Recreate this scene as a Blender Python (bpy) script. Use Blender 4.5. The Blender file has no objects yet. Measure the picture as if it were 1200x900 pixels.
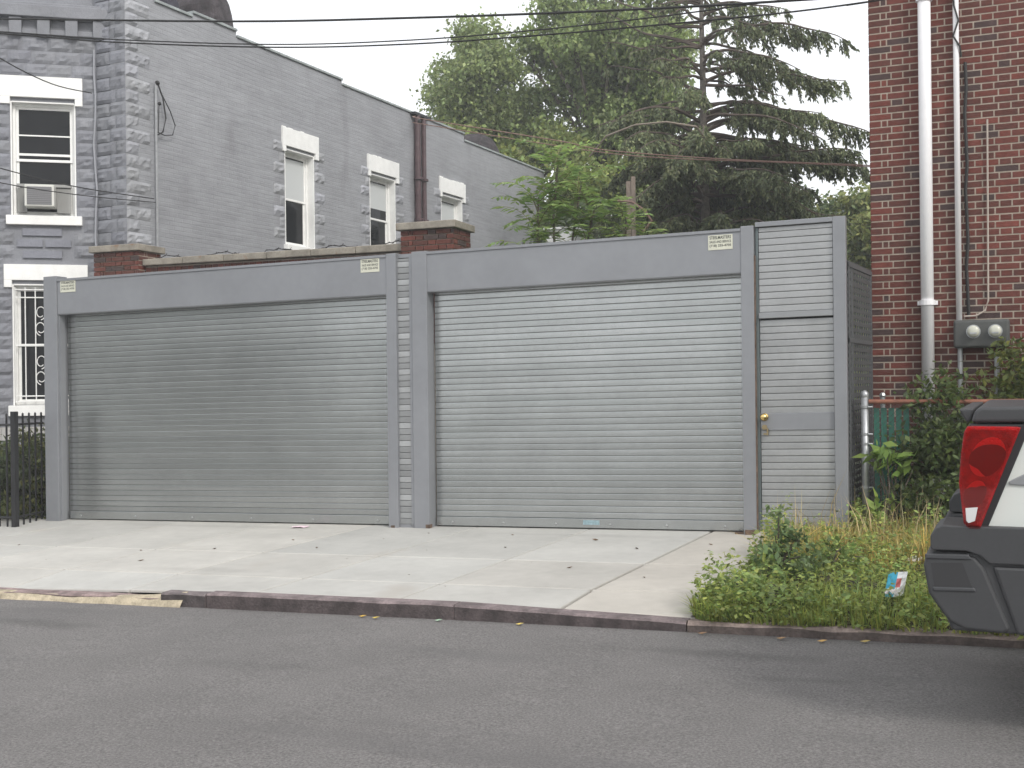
import bpy, math, random
import numpy as np
from math import sin, cos, radians, pi
from mathutils import Vector, Matrix, noise
random.seed(7); rng = np.random.default_rng(7)
scn = bpy.context.scene
C = scn.collection

# ------------------------------------------------------------------ camera
YAW, ROLL, H = radians(20.8), .0115, 1.6
fw = Vector((-sin(YAW), cos(YAW), 0)); r0 = Vector((cos(YAW), sin(YAW), 0)); u0 = Vector((0, 0, 1))
rt = r0*cos(ROLL) - u0*sin(ROLL); up = u0*cos(ROLL) + r0*sin(ROLL)
cam = bpy.data.cameras.new('camera'); co = bpy.data.objects.new('camera', cam); C.objects.link(co)
cam.sensor_width = 36; cam.lens = 36*1350/1200; cam.clip_end = 2000; cam.clip_start = .05
M = Matrix((rt, up, -fw)).transposed().to_4x4(); M.translation = (0, 0, H); co.matrix_world = M
scn.camera = co
# ------------------------------------------------------------------ light
SUN_EL, SUN_AZ = radians(38), radians(128)      # azimuth from +Y clockwise: over the street's right end
w = bpy.data.worlds.new('World'); scn.world = w; w.use_nodes = True
nt = w.node_tree; nt.nodes.clear()
out = nt.nodes.new('ShaderNodeOutputWorld'); bg = nt.nodes.new('ShaderNodeBackground')
sky = nt.nodes.new('ShaderNodeTexSky'); sky.sky_type = 'NISHITA'; sky.sun_disc = False
sky.sun_elevation = SUN_EL; sky.sun_rotation = SUN_AZ; sky.dust_density = 5; sky.air_density = 1.2
mx = nt.nodes.new('ShaderNodeMixRGB'); mx.inputs[0].default_value = .88
mx.inputs[2].default_value = (9.6, 9.75, 10.0, 1)          # the closed white cloud deck
nt.links.new(sky.outputs[0], mx.inputs[1]); nt.links.new(mx.outputs[0], bg.inputs[0])
bg.inputs[1].default_value = .115; nt.links.new(bg.outputs[0], out.inputs[0])
sl = bpy.data.lights.new('sun', 'SUN'); sl.energy = 1.5; sl.angle = radians(14); sl.color = (1, .97, .92)
so = bpy.data.objects.new('sun', sl); C.objects.link(so)
sd = Vector((sin(SUN_AZ)*cos(SUN_EL), cos(SUN_AZ)*cos(SUN_EL), sin(SUN_EL)))
so.rotation_euler = sd.to_track_quat('Z', 'Y').to_euler()
scn.view_settings.view_transform = 'Standard'; scn.view_settings.look = 'None'
scn.view_settings.exposure = .36; scn.view_settings.gamma = 1
scn.view_settings.use_curve_mapping = False
scn.render.engine = 'CYCLES'

# ------------------------------------------------------------------ helpers
def mat(name, base, rough=.7, metal=0, var=.0, vscale=3, bump=0, bscale=60, col=False, spec=.5, trans=0,
        stain=None, brick=None, coat=0, stretch=(1, 1, 1), grain=0, streak=0):
    m = bpy.data.materials.new(name); m.use_nodes = True
    n, l = m.node_tree.nodes, m.node_tree.links
    b = n['Principled BSDF']; b.inputs['Roughness'].default_value = rough
    b.inputs['Metallic'].default_value = metal; b.inputs['Specular IOR Level'].default_value = spec
    b.inputs['Coat Weight'].default_value = coat
    tc = n.new('ShaderNodeNewGeometry'); mp = n.new('ShaderNodeMapping'); mp.inputs['Scale'].default_value = stretch
    l.new(tc.outputs['Position'], mp.inputs[0]); pos = mp.outputs[0]
    rgb = n.new('ShaderNodeRGB'); rgb.outputs[0].default_value = (*base, 1); c = rgb.outputs[0]
    def mul(c, f):
        q = n.new('ShaderNodeMixRGB'); q.blend_type = 'MULTIPLY'; q.inputs[0].default_value = 1
        l.new(c, q.inputs[1]); l.new(f, q.inputs[2]); return q.outputs[0]
    if col:
        a = n.new('ShaderNodeAttribute'); a.attribute_name = 'Col'; c = mul(c, a.outputs['Color'])
    if var:
        for sc, am in ((vscale, var), (vscale*6, var*.6), (vscale*.25, var*.6)):
            t = n.new('ShaderNodeTexNoise'); t.inputs['Scale'].default_value = sc; t.inputs['Detail'].default_value = 5
            l.new(pos, t.inputs[0])
            mr = n.new('ShaderNodeMapRange'); mr.inputs[1].default_value = .3; mr.inputs[2].default_value = .7
            mr.inputs[3].default_value = 1-am; mr.inputs[4].default_value = 1+am
            l.new(t.outputs[0], mr.inputs[0]); c = mul(c, mr.outputs[0])
    if streak:
        m3 = n.new('ShaderNodeMapping'); m3.inputs['Scale'].default_value = (1, 1.3, 15); l.new(tc.outputs['Position'], m3.inputs[0])
        t = n.new('ShaderNodeTexNoise'); t.inputs['Scale'].default_value = 1.1; t.inputs['Detail'].default_value = 6; t.inputs['Roughness'].default_value = .7; l.new(m3.outputs[0], t.inputs[0])
        mr = n.new('ShaderNodeMapRange'); mr.inputs[1].default_value = .35; mr.inputs[2].default_value = .65; mr.inputs[3].default_value = 1-streak; mr.inputs[4].default_value = 1+streak
        l.new(t.outputs[0], mr.inputs[0]); c = mul(c, mr.outputs[0])
    if grain:
        t = n.new('ShaderNodeTexNoise'); t.inputs['Scale'].default_value = 75; t.inputs['Detail'].default_value = 3; t.inputs['Roughness'].default_value = .8; l.new(pos, t.inputs[0])
        mr = n.new('ShaderNodeMapRange'); mr.inputs[1].default_value = .3; mr.inputs[2].default_value = .7; mr.inputs[3].default_value = 1-grain; mr.inputs[4].default_value = 1+grain
        l.new(t.outputs[0], mr.inputs[0]); c = mul(c, mr.outputs[0])
    if stain:
        col2, sc, lo, hi, st = stain
        mp2 = n.new('ShaderNodeMapping'); mp2.inputs['Scale'].default_value = st; l.new(tc.outputs['Position'], mp2.inputs[0])
        t = n.new('ShaderNodeTexNoise'); t.inputs['Scale'].default_value = sc; t.inputs['Detail'].default_value = 6
        l.new(mp2.outputs[0], t.inputs[0])
        mr = n.new('ShaderNodeMapRange'); mr.inputs[1].default_value = lo; mr.inputs[2].default_value = hi
        l.new(t.outputs[0], mr.inputs[0]); q = n.new('ShaderNodeMixRGB'); l.new(mr.outputs[0], q.inputs[0])
        l.new(c, q.inputs[1]); q.inputs[2].default_value = (*col2, 1); c = q.outputs[0]
    l.new(c, b.inputs['Base Color'])
    nrm = None
    if brick:
        sx = n.new('ShaderNodeSeparateXYZ'); l.new(tc.outputs['Position'], sx.inputs[0])
        cb = n.new('ShaderNodeCombineXYZ'); l.new(sx.outputs['Y'], cb.inputs[0]); l.new(sx.outputs['Z'], cb.inputs[1])
        dn = n.new('ShaderNodeTexNoise'); dn.inputs['Scale'].default_value = 2.5; l.new(tc.outputs['Position'], dn.inputs[0])
        ad = n.new('ShaderNodeMixRGB'); ad.blend_type = 'ADD'; ad.inputs[0].default_value = .02
        l.new(cb.outputs[0], ad.inputs[1]); l.new(dn.outputs[1], ad.inputs[2])
        bt = n.new('ShaderNodeTexBrick'); bt.inputs['Scale'].default_value = 1
        bt.inputs['Brick Width'].default_value = .21; bt.inputs['Row Height'].default_value = .07
        bt.inputs['Mortar Size'].default_value = .007; bt.inputs['Mortar Smooth'].default_value = .6
        bt.inputs['Color1'].default_value = (1, 1, 1, 1); bt.inputs['Color2'].default_value = (.75, .75, .75, 1)
        bt.inputs['Mortar'].default_value = (0, 0, 0, 1)
        l.new(ad.outputs[0], bt.inputs[0])
        bp = n.new('ShaderNodeBump'); bp.inputs['Strength'].default_value = brick; bp.inputs['Distance'].default_value = .012
        l.new(bt.outputs[0], bp.inputs['Height']); nrm = bp.outputs[0]
    if bump:
        t = n.new('ShaderNodeTexNoise'); t.inputs['Scale'].default_value = bscale; t.inputs['Detail'].default_value = 6
        l.new(pos, t.inputs[0]); bp = n.new('ShaderNodeBump'); bp.inputs['Strength'].default_value = bump
        bp.inputs['Distance'].default_value = .01; l.new(t.outputs[0], bp.inputs['Height'])
        if nrm: l.new(nrm, bp.inputs['Normal'])
        nrm = bp.outputs[0]
    if nrm: l.new(nrm, b.inputs['Normal'])
    if trans:
        tr = n.new('ShaderNodeBsdfTranslucent'); l.new(c, tr.inputs[0]); ms = n.new('ShaderNodeMixShader')
        ms.inputs[0].default_value = trans; l.new(b.outputs[0], ms.inputs[1]); l.new(tr.outputs[0], ms.inputs[2])
        l.new(ms.outputs[0], n['Material Output'].inputs[0])
    return m

def setcol(me, cols):           # one colour per face -> corner attribute
    a = me.color_attributes.new('Col', 'FLOAT_COLOR', 'CORNER')
    n = len(me.polygons); cnt = np.empty(n, np.int32); me.polygons.foreach_get('loop_total', cnt)
    c = np.ones((n, 4), np.float32); c[:, :3] = np.asarray(cols, np.float32).reshape(n, -1)
    a.data.foreach_set('color', np.repeat(c, cnt, 0).ravel())

ident = lambda u, d, h: (u, d, h)
class MB:
    def __init__(s, fn=ident): s.v, s.f, s.c, s.fn = [], [], [], fn
    def add(s, vs, fs, col=(1, 1, 1)):
        b = len(s.v); s.v += [s.fn(*p) for p in vs]; s.f += [tuple(b+i for i in f) for f in fs]; s.c += [col]*len(fs); return s
    def box(s, x0, x1, y0, y1, z0, z1, col=(1, 1, 1)):
        return s.add([(x0,y0,z0),(x1,y0,z0),(x1,y1,z0),(x0,y1,z0),(x0,y0,z1),(x1,y0,z1),(x1,y1,z1),(x0,y1,z1)],
            [(0,3,2,1),(4,5,6,7),(0,1,5,4),(1,2,6,5),(2,3,7,6),(3,0,4,7)], col)
    def prism(s, pts, y0, y1, col=(1, 1, 1)):      # polygon in x,z extruded along y
        n = len(pts)
        return s.add([(x, y0, z) for x, z in pts]+[(x, y1, z) for x, z in pts],
            [tuple(range(n)), tuple(range(2*n-1, n-1, -1))]+[(i, i+n, (i+1) % n+n, (i+1) % n) for i in range(n)], col)
    def tube(s, pts, r, seg=8, col=(1, 1, 1), cap=True):
        pts = [Vector(p) for p in pts]; rr = r if isinstance(r, (list, tuple)) else [r]*len(pts)
        vs = []; n = len(pts)
        for i, p in enumerate(pts):
            t = (pts[min(i+1, n-1)]-pts[max(i-1, 0)]).normalized()
            a = t.cross(Vector((0, 0, 1)) if abs(t.z) < .9 else Vector((1, 0, 0))).normalized(); b = t.cross(a)
            vs += [tuple(p+(a*cos(2*pi*k/seg)+b*sin(2*pi*k/seg))*rr[i]) for k in range(seg)]
        fs = [(i*seg+k, i*seg+(k+1) % seg, (i+1)*seg+(k+1) % seg, (i+1)*seg+k) for i in range(n-1) for k in range(seg)]
        if cap: fs += [tuple(range(seg))[::-1], tuple(range((n-1)*seg, n*seg))]
        return s.add(vs, fs, col)
    def ball(s, c, r, seg=12, sc=(1, 1, 1), col=(1, 1, 1)):
        vs = [(c[0], c[1], c[2]-r*sc[2])]; rings = seg//2
        for i in range(1, rings):
            a = -pi/2+pi*i/rings
            vs += [(c[0]+r*sc[0]*cos(a)*cos(2*pi*k/seg), c[1]+r*sc[1]*cos(a)*sin(2*pi*k/seg), c[2]+r*sc[2]*sin(a)) for k in range(seg)]
        vs.append((c[0], c[1], c[2]+r*sc[2])); T = len(vs)-1
        fs = [(0, 1+(k+1) % seg, 1+k) for k in range(seg)]
        fs += [(1+i*seg+k, 1+i*seg+(k+1) % seg, 1+(i+1)*seg+(k+1) % seg, 1+(i+1)*seg+k) for i in range(rings-2) for k in range(seg)]
        fs += [(T, T-seg+k, T-seg+(k+1) % seg) for k in range(seg)]
        return s.add(vs, fs, col)
    def build(s, name, m, parent=None, smooth=False, bevel=0, seg=2):
        me = bpy.data.meshes.new(name); off = parent['_w'] if parent is not None else (0, 0, 0)
        me.from_pydata([(v[0]-off[0], v[1]-off[1], v[2]-off[2]) for v in s.v], [], s.f); me.update()
        setcol(me, s.c)
        o = bpy.data.objects.new(name, me); C.objects.link(o); me.materials.append(m)
        import bmesh
        bm = bmesh.new(); bm.from_mesh(me); bmesh.ops.recalc_face_normals(bm, faces=bm.faces); bm.to_mesh(me); bm.free()
        if parent is not None: o.parent = parent
        o['_w'] = off
        if smooth:
            for p in me.polygons: p.use_smooth = True
        if bevel:
            b = o.modifiers.new('b', 'BEVEL'); b.width = bevel; b.segments = seg; b.limit_method = 'ANGLE'; b.harden_normals = False
        return o
ROOTS = []
def tag(o, label=None, cat=None, group=None, kind=None):
    if label: o['label'] = label
    if cat: o['category'] = cat
    if group: o['group'] = group
    if kind: o['kind'] = kind
    return o
def thing(name, label, cat, loc=(0, 0, 0), group=None, kind=None):
    o = bpy.data.objects.new(name, None); C.objects.link(o); o.location = loc; o['_w'] = tuple(loc)
    o.empty_display_size = .2
    return tag(o, label, cat, group, kind)
def copy_tree(o, parent=None):
    c = o.copy(); C.objects.link(c); c.parent = parent
    for ch in list(o.children): copy_tree(ch, c)
    return c
def npmesh(name, V, F, cols, m, parent=None, smooth=False):
    off = np.array(parent['_w'] if parent is not None else (0, 0, 0), np.float32)
    me = bpy.data.meshes.new(name); V = (V-off).astype(np.float32); k = F.shape[1]
    me.vertices.add(len(V)); me.vertices.foreach_set('co', V.ravel())
    me.loops.add(F.size); me.loops.foreach_set('vertex_index', F.ravel().astype(np.int32))
    me.polygons.add(len(F)); me.polygons.foreach_set('loop_start', np.arange(0, F.size, k, dtype=np.int32))
    me.polygons.foreach_set('loop_total', np.full(len(F), k, np.int32))
    me.update(calc_edges=True); setcol(me, cols); me.materials.append(m)
    o = bpy.data.objects.new(name, me); C.objects.link(o); o['_w'] = tuple(float(x) for x in off)
    if parent is not None: o.parent = parent
    return o
def unit(a): return a/np.maximum(np.linalg.norm(a, axis=1, keepdims=True), 1e-6)
def leaf_quads(P, D, L, W, N=None, fold=.12):
    """diamond leaves: base P, direction D, length L, width W"""
    n = len(P); D = unit(D); N = rng.normal(size=(n, 3)) if N is None else N
    S = unit(np.cross(D, N)); N2 = np.cross(S, D); L = np.broadcast_to(L, n)[:, None]; W = np.broadcast_to(W, n)[:, None]
    V = np.stack([P, P+D*L*.45+S*W*.5+N2*W*fold, P+D*L, P+D*L*.45-S*W*.5+N2*W*fold], 1).reshape(-1, 3)
    return V, np.arange(4*n).reshape(n, 4)

S = .016                                             # the street climbs to the right
GZ = lambda x: S*x
# ------------------------------------------------------------------ materials
asphalt = mat('asphalt', (.183, .174, .169), .9, var=.07, vscale=1.2, bump=1, bscale=190, grain=.5, stain=((.125, .12, .12), .8, .58, .85, (.3, 1.8, 1)))
concrete = mat('concrete', (.46, .448, .417), .9, var=.07, vscale=1.6, bump=.25, bscale=90, col=True, stain=((.40, .37, .33), 1.1, .6, .8, (1, 1, 1)))
kerbstone = mat('kerb_stone', (.19, .16, .16), .85, var=.35, vscale=9, bump=.8, bscale=60, col=True)
cream = mat('broken_concrete', (.42, .36, .26), .95, var=.25, vscale=14, bump=1, bscale=50)
soil = mat('soil', (.07, .058, .04), 1, var=.4, vscale=8, bump=1, bscale=30)
yard = mat('yard', (.06, .07, .035), 1, var=.4, vscale=2, bump=1, bscale=20)
galv = mat('galvanised_slats', (.415, .43, .425), .27, metal=.85, var=.05, vscale=2.2, bump=.05, bscale=14, col=True, stain=((.36, .38, .375), 1.3, .5, .9, (.5, 1, 7)))
galv2 = mat('bright_slats', (.37, .377, .38), .4, metal=.5, var=.06, vscale=5, col=True)
steel = mat('grey_painted_steel', (.25, .258, .275), .42, metal=.25, var=.05, vscale=2, bump=.04, bscale=20, col=True, stain=((.29, .295, .31), .8, .6, .9, (1, 1, .4)))
rusty = mat('rusted_edge', (.12, .08, .058), .9, var=.4, vscale=20)
dark = mat('dark_gap', (.03, .035, .035), .8)
gpaint = mat('grey_paint_shaded_front', (.21, .216, .238), .62, var=.10, vscale=3, bump=.5, bscale=45, col=True, stain=((.15, .155, .18), 1.5, .6, .9, (1, 1, .4)))  # shade of the front put into the colour: darker, bluer than the side
gside = mat('grey_paint_on_brick', (.30, .306, .325), .55, var=.07, vscale=.9, streak=.11, bump=.35, bscale=30, brick=.5, col=True, stain=((.18, .18, .19), 1.2, .58, .85, (1, 1, .5)))
gstone = mat('grey_paint_lit_side_stone', (.30, .306, .325), .62, var=.10, vscale=3, bump=.5, bscale=45, col=True)  # same stone paint as the front, lightened for the better lit side
white = mat('white_paint', (.86, .86, .84), .55, var=.04, vscale=8, bump=.1, bscale=60)
glass = mat('window_glass', (.012, .013, .015), .05, spec=.22)
blind = mat('pale_blind', (.55, .57, .57), .6)
copm = mat('coping_metal', (.30, .33, .33), .6, var=.2, vscale=6)
brickm = mat('red_brick', (1, 1, 1), .85, var=.16, vscale=22, bump=.5, bscale=80, col=True)
mortar = mat('mortar', (.40, .345, .285), .95, var=.12, vscale=14, bump=.5, bscale=120)
limest = mat('coping_stone', (.27, .245, .205), .9, var=.2, vscale=7, bump=.6, bscale=40, stain=((.22, .12, .07), 5, .62, .75, (1, 1, 1)))
pvc = mat('white_pvc', (.87, .86, .87), .4, var=.03, vscale=3)
metergrey = mat('meter_grey', (.07, .073, .07), .5, var=.1, vscale=20)
clearg = mat('meter_dome', (.55, .55, .47), .15)
iron = mat('black_iron', (.012, .012, .014), .5)
galvp = mat('galvanised_post', (.42, .43, .44), .4, metal=.6, var=.1, vscale=20)
rustr = mat('rusty_rail', (.24, .10, .065), .8, var=.2, vscale=20)
greenslat = mat('green_vinyl', (.02, .14, .10), .5)
pipered = mat('oxblood_pipe', (.085, .05, .055), .45, var=.2, vscale=10)
bark = mat('bark', (.12, .10, .08), .95, var=.3, vscale=10, bump=1, bscale=25)
leafm = mat('leaves', (1, 1, 1), .5, col=True, trans=.42)
needm = mat('needles', (1, 1, 1), .6, col=True, trans=.3)
grassm = mat('grass_blades', (1, 1, 1), .6, col=True, trans=.25)
brass = mat('brass', (.75, .55, .22), .22, metal=1)
stickerm = mat('cream_sticker', (.60, .60, .50), .5, var=.05, vscale=40)
inkm = mat('sticker_ink', (.05, .055, .05), .7)
bluem = mat('blue_sticker', (.27, .38, .42), .6, var=.2, vscale=60)
tarm = mat('tarred_chimney', (.045, .038, .042), .85, var=.5, vscale=6, bump=1, bscale=15)
wirem = mat('black_cable', (.02, .02, .02), .6)
oldw = mat('weathered_wire', (.24, .15, .12), .7)
silver = mat('car_silver', (.62, .65, .62), .25, metal=.0, coat=1)
clad = mat('car_cladding', (.042, .043, .046), .5, var=.04, vscale=60, bump=.12, bscale=500)
clad2 = mat('car_cladding_edge', (.05, .052, .056), .42)
redl = mat('tail_light_red', (.30, .012, .02), .3, var=.3, vscale=30, bump=.5, bscale=120)
lensm = bpy.data.materials.new('red_lens'); lensm.use_nodes = True; q_ = lensm.node_tree.nodes['Principled BSDF']; q_.inputs['Base Color'].default_value = (.95, .16, .17, 1); q_.inputs['Transmission Weight'].default_value = 1; q_.inputs['Roughness'].default_value = .03; q_.inputs['IOR'].default_value = 1.4
redb = mat('tail_light_highlight', (.6, .10, .10), .35, metal=.3, bump=.6, bscale=160)
redd = mat('tail_light_deep', (.17, .012, .016), .2)
clearl = mat('reverse_lens', (.6, .6, .6), .1, coat=1)
rubber = mat('tyre_rubber', (.02, .02, .02), .85)
wood = mat('weathered_wood', (.27, .22, .18), .9, var=.2, vscale=12)

def spot(m, cx, cy, rx, ry, amt):                      # an old oil patch on the road
    n, l = m.node_tree.nodes, m.node_tree.links; b = n['Principled BSDF']; src = b.inputs['Base Color'].links[0].from_socket
    g = n.new('ShaderNodeNewGeometry'); mp = n.new('ShaderNodeMapping'); mp.vector_type = 'POINT'
    mp.inputs['Location'].default_value = (-cx/rx, -cy/ry, 0); mp.inputs['Scale'].default_value = (1/rx, 1/ry, 0); l.new(g.outputs['Position'], mp.inputs[0])
    t = n.new('ShaderNodeTexNoise'); t.inputs['Scale'].default_value = 2.2; t.inputs['Detail'].default_value = 6; l.new(g.outputs['Position'], t.inputs[0])
    ln = n.new('ShaderNodeVectorMath'); ln.operation = 'LENGTH'; l.new(mp.outputs[0], ln.inputs[0])
    ad = n.new('ShaderNodeMath'); ad.operation = 'MULTIPLY_ADD'; l.new(t.outputs[0], ad.inputs[0]); ad.inputs[1].default_value = 2.4; l.new(ln.outputs['Value'], ad.inputs[2])
    mr = n.new('ShaderNodeMapRange'); mr.inputs[1].default_value = 1.5; mr.inputs[2].default_value = 2.4; mr.inputs[3].default_value = 1-amt; mr.inputs[4].default_value = 1; l.new(ad.outputs[0], mr.inputs[0])
    q = n.new('ShaderNodeMixRGB'); q.blend_type = 'MULTIPLY'; q.inputs[0].default_value = 1; l.new(src, q.inputs[1]); l.new(mr.outputs[0], q.inputs[2]); l.new(q.outputs[0], b.inputs['Base Color'])
spot(asphalt, -1.25, 6.85, .6, .13, .26); spot(asphalt, -.75, 6.35, .35, .07, .18); spot(asphalt, -3.9, 5.9, .5, .12, .12); spot(asphalt, -6.3, 6.6, .9, .14, .25)
spot(concrete, -6.0, 8.3, .8, .10, .10); spot(concrete, -3.4, 10.6, .9, .10, .12); spot(concrete, -7.6, 10.7, 1.2, .10, .12); spot(concrete, -2.4, 8.75, .5, .25, .08)

# ------------------------------------------------------------------ setting
def struct(o): o['kind'] = 'structure'; return o
X0, X1 = -90, 90
mb = MB(); mb.add([(X0, -60, GZ(X0)-.30), (X1, -60, GZ(X1)-.30), (X1, 130, GZ(X1)-.30), (X0, 130, GZ(X0)-.30)], [(0, 1, 2, 3)])
struct(mb.build('ground', yard))
# street: fine sheet near the camera, with a gentle crown and a gutter
xs = np.linspace(-30, 30, 61); ys = np.linspace(-2.2, 7.42, 22)
mb = MB(); vs = []; fs = []
for i, x in enumerate(xs):
    for j, y in enumerate(ys):
        vs.append((x, y, GZ(x)+.03*sin(pi*(y+2.2)/9.62)*0 + .006*noise.noise(Vector((x*.5, y*.7, 0)))))
for i in range(60):
    for j in range(21): a = i*22+j; fs.append((a, a+22, a+23, a+1))
mb.add(vs, fs)
mb.add([(-90, -2.2, GZ(-90)), (-30, -2.2, GZ(-30)), (-30, 7.42, GZ(-30)), (-90, 7.42, GZ(-90))], [(0, 1, 2, 3)])
mb.add([(30, -2.2, GZ(30)), (90, -2.2, GZ(90)), (90, 7.42, GZ(90)), (30, 7.42, GZ(30))], [(0, 1, 2, 3)])
struct(mb.build('street', asphalt, smooth=True))
# sidewalk slabs: real joints between them
def SZ(x, y): return GZ(x)+.11+(y-7.5)*.0265
def VZ(x, y): return SZ(x, y)-.045*min(1, max(0, (8.3-y)/.8))
def slab_fn(x, y, h): return (x+.12*(y-9.2)*.9, y, SZ(x, y)+h-.055*min(1, max(0, (-5.6-x)/.8))*min(1, max(0, (8.1-y)/.57))-.045*min(1, max(0, (x+3.3)/1.7))*min(1, max(0, (8.1-y)/.57)))
mb = MB(slab_fn)
jx = [-2.35-1.21*k for k in range(0, 24)][::-1]
xr = [1.0]
rows = [(7.53, 8.09), (8.11, 9.19), (9.21, 11.4)]
for a, b in zip(jx[:-1], jx[1:]):
    for (ya, yb) in rows:
        g = random.uniform(.93, 1.05); t = random.uniform(-.012, .012)
        mb.box(a+.007, b-.007, ya, yb, -.12, 0, (g+t, g, g-t))
for (ya, yb) in rows:
    g = random.uniform(.97, 1.0); mb.box(-2.35+.026, -1.28 if ya < 9 else -.55, ya, yb, -.12, .001, (g*1.02, g*.985, g*.95))
for yj in (8.1, 9.2):
    for a, b in zip(jx[:-1]+[-2.35], jx[1:]+[-1.45]): mb.box(a+.012, b-.012, yj-.026, yj-.008, -.05, .0015, (1.16, 1.15, 1.13))
struct(mb.build('sidewalk', concrete, bevel=.011))
mb = MB(slab_fn)
for a, b in zip(jx[:-1]+[jx[-1]], jx[1:]+[-1.0]):
    for (ya, yb) in ((7.53, 8.10), (8.10, 11.6)): mb.box(a, b, ya, yb, -.2, -.022, (.42, .38, .36))
struct(mb.build('sidewalk_base', concrete))
# kerb
def kerb_seg(mb, xa, xb, h_, col, n=24, w=.13, jag=.004):
    P = 5
    vs = []; fs = []
    for i in range(n+1):
        x = xa+(xb-xa)*i/n; h = h_-.045*min(1, max(0, (x+3.3)/1.7)) if x < 6 else h_
        for j, (d, z) in enumerate([(.0, -.1), (.0, h-.012), (.012, h), (w, h+.002), (w, -.1)]):
            q = noise.noise(Vector((x*3, j*2.1, h*10)))*jag*(1 if j in (1, 2) else .3)
            vs.append((x, 7.40+d+q, GZ(x)+z+q))
    for i in range(n):
        for j in range(P-1): a = i*P+j; fs.append((a, a+P, a+P+1, a+1))
    fs += [tuple(range(P)), tuple(range(n*P+P-1, n*P-1, -1))]
    mb.add(vs, fs, col)
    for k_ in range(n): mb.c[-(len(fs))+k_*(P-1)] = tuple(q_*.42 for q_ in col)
mb = MB()
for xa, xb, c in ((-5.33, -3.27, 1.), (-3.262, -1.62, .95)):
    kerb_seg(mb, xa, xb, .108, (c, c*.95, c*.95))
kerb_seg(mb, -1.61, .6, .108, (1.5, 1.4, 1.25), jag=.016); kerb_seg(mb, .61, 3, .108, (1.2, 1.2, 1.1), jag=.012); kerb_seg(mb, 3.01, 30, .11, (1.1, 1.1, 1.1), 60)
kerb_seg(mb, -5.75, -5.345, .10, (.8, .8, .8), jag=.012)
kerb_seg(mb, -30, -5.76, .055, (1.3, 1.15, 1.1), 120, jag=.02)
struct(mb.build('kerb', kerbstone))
# broken cream concrete fill along the left end of the kerb
mb = MB(); n = 60; vs = []; fs = []
for i in range(n+1):
    x = -12+6.45*i/n; e = max(0, 1-abs(i-n)/3.) if i > n-3 else 0
    q = noise.noise(Vector((x*2.5, 0, 0))); ee = max(0, 1-(n-i)/6); top = .088+.02*q; out_ = .045+.03*noise.noise(Vector((x*3, 5, 0)))
    for d, z in ((-out_, -.01), (-out_*.5, .02+.01*q), (.01, top*.55+.01*ee), (.07, .05+.01*q+.05*ee), (.09, .03)):
        vs.append((x, 7.40+d+noise.noise(Vector((x*9, d*30, 1)))*.012, GZ(x)+z+noise.noise(Vector((x*11, d*20, 3)))*.008))
for i in range(n):
    for j in range(4): a = i*5+j; fs.append((a, a+5, a+6, a+1))
mb.add(vs, fs); struct(mb.build('kerb_patch', cream))
# verge soil at the right, yard soil at the left
mb = MB(); vs = []; fs = []
nx, ny = 40, 26
for i in range(nx+1):
    for j in range(ny+1):
        y = 7.52+(12.6-7.52)*j/ny; xl = -1.62+.2*(y-7.5)*.45 if y < 10.7 else -.85
        x = xl+(14-xl)*(i/nx)**1.6
        vs.append((x, y, VZ(x, y)-.01+.05*min(1, i/4)*min(1, .25+j/4)+.05*noise.noise(Vector((x*1.7, y*1.7, 0)))))
for i in range(nx):
    for j in range(ny): a = i*(ny+1)+j; fs.append((a, a+ny+1, a+ny+2, a+1))
mb.add(vs, fs); struct(mb.build('verge', soil, smooth=True))
mb = MB(); vs = []; fs = []
for i in range(31):
    for j in range(13):
        x = -10.1-12*i/30; y = 10.42+5*j/12 if x < -10.12 else 11.0+4*j/12
        vs.append((x, y, SZ(x, 10.4)-.01+.04*noise.noise(Vector((x*2, y*2, 4)))))
for i in range(30):
    for j in range(12): a = i*13+j; fs.append((a, a+13, a+14, a+1))
mb.add(vs, fs); struct(mb.build('front_yard', soil))
mb = MB(); mb.box(-31, 31, -6, -2.2, -1, 0)
mb.v = [(x, y, z+GZ(x)+.12) for x, y, z in mb.v]; struct(mb.build('near_sidewalk', concrete))

# ------------------------------------------------------------------ rock-faced stone blocks
def rock(mb, u0_, u1_, h0, h1, depth, col, seed, cell=.05, smooth_edge=.28):
    w_, h_ = u1_-u0_, h1-h0
    nx = max(3, int(w_/cell)); ny = max(3, int(h_/.045)); vs = []; fs = []
    for i in range(nx+1):
        for j in range(ny+1):
            a, b = i/nx, j/ny; e = min(min(a, 1-a)*w_, min(b, 1-b)*h_)
            k = 0 if e <= 1e-6 else 1
            q = noise.noise(Vector((u0_*7+a*w_*9, h0*5+b*h_*11, seed)))+.6*noise.noise(Vector((a*w_*22, b*h_*24, seed+9)))
            d = -k*depth*(.75+.85*q)
            if not k: d = 0
            vs.append((u0_+a*w_, d-.004, h0+b*h_))
    for i in range(nx):
        for j in range(ny): A = i*(ny+1)+j; fs.append((A, A+ny+1, A+ny+2, A+1))
    # skirt to the wall
    vs += [(u0_, .02, h0), (u1_, .02, h0), (u1_, .02, h1), (u0_, .02, h1)]; b_ = (nx+1)*(ny+1)
    fs += [tuple([i*(ny+1) for i in range(nx+1)]+[b_+1, b_])[::-1], tuple([i*(ny+1)+ny for i in range(nx+1)]+[b_+2, b_+3])]
    fs += [tuple(list(range(ny+1))+[b_+3, b_]), tuple([nx*(ny+1)+j for j in range(ny+1)]+[b_+2, b_+1])[::-1]]
    mb.add(vs, fs, col)

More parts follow.
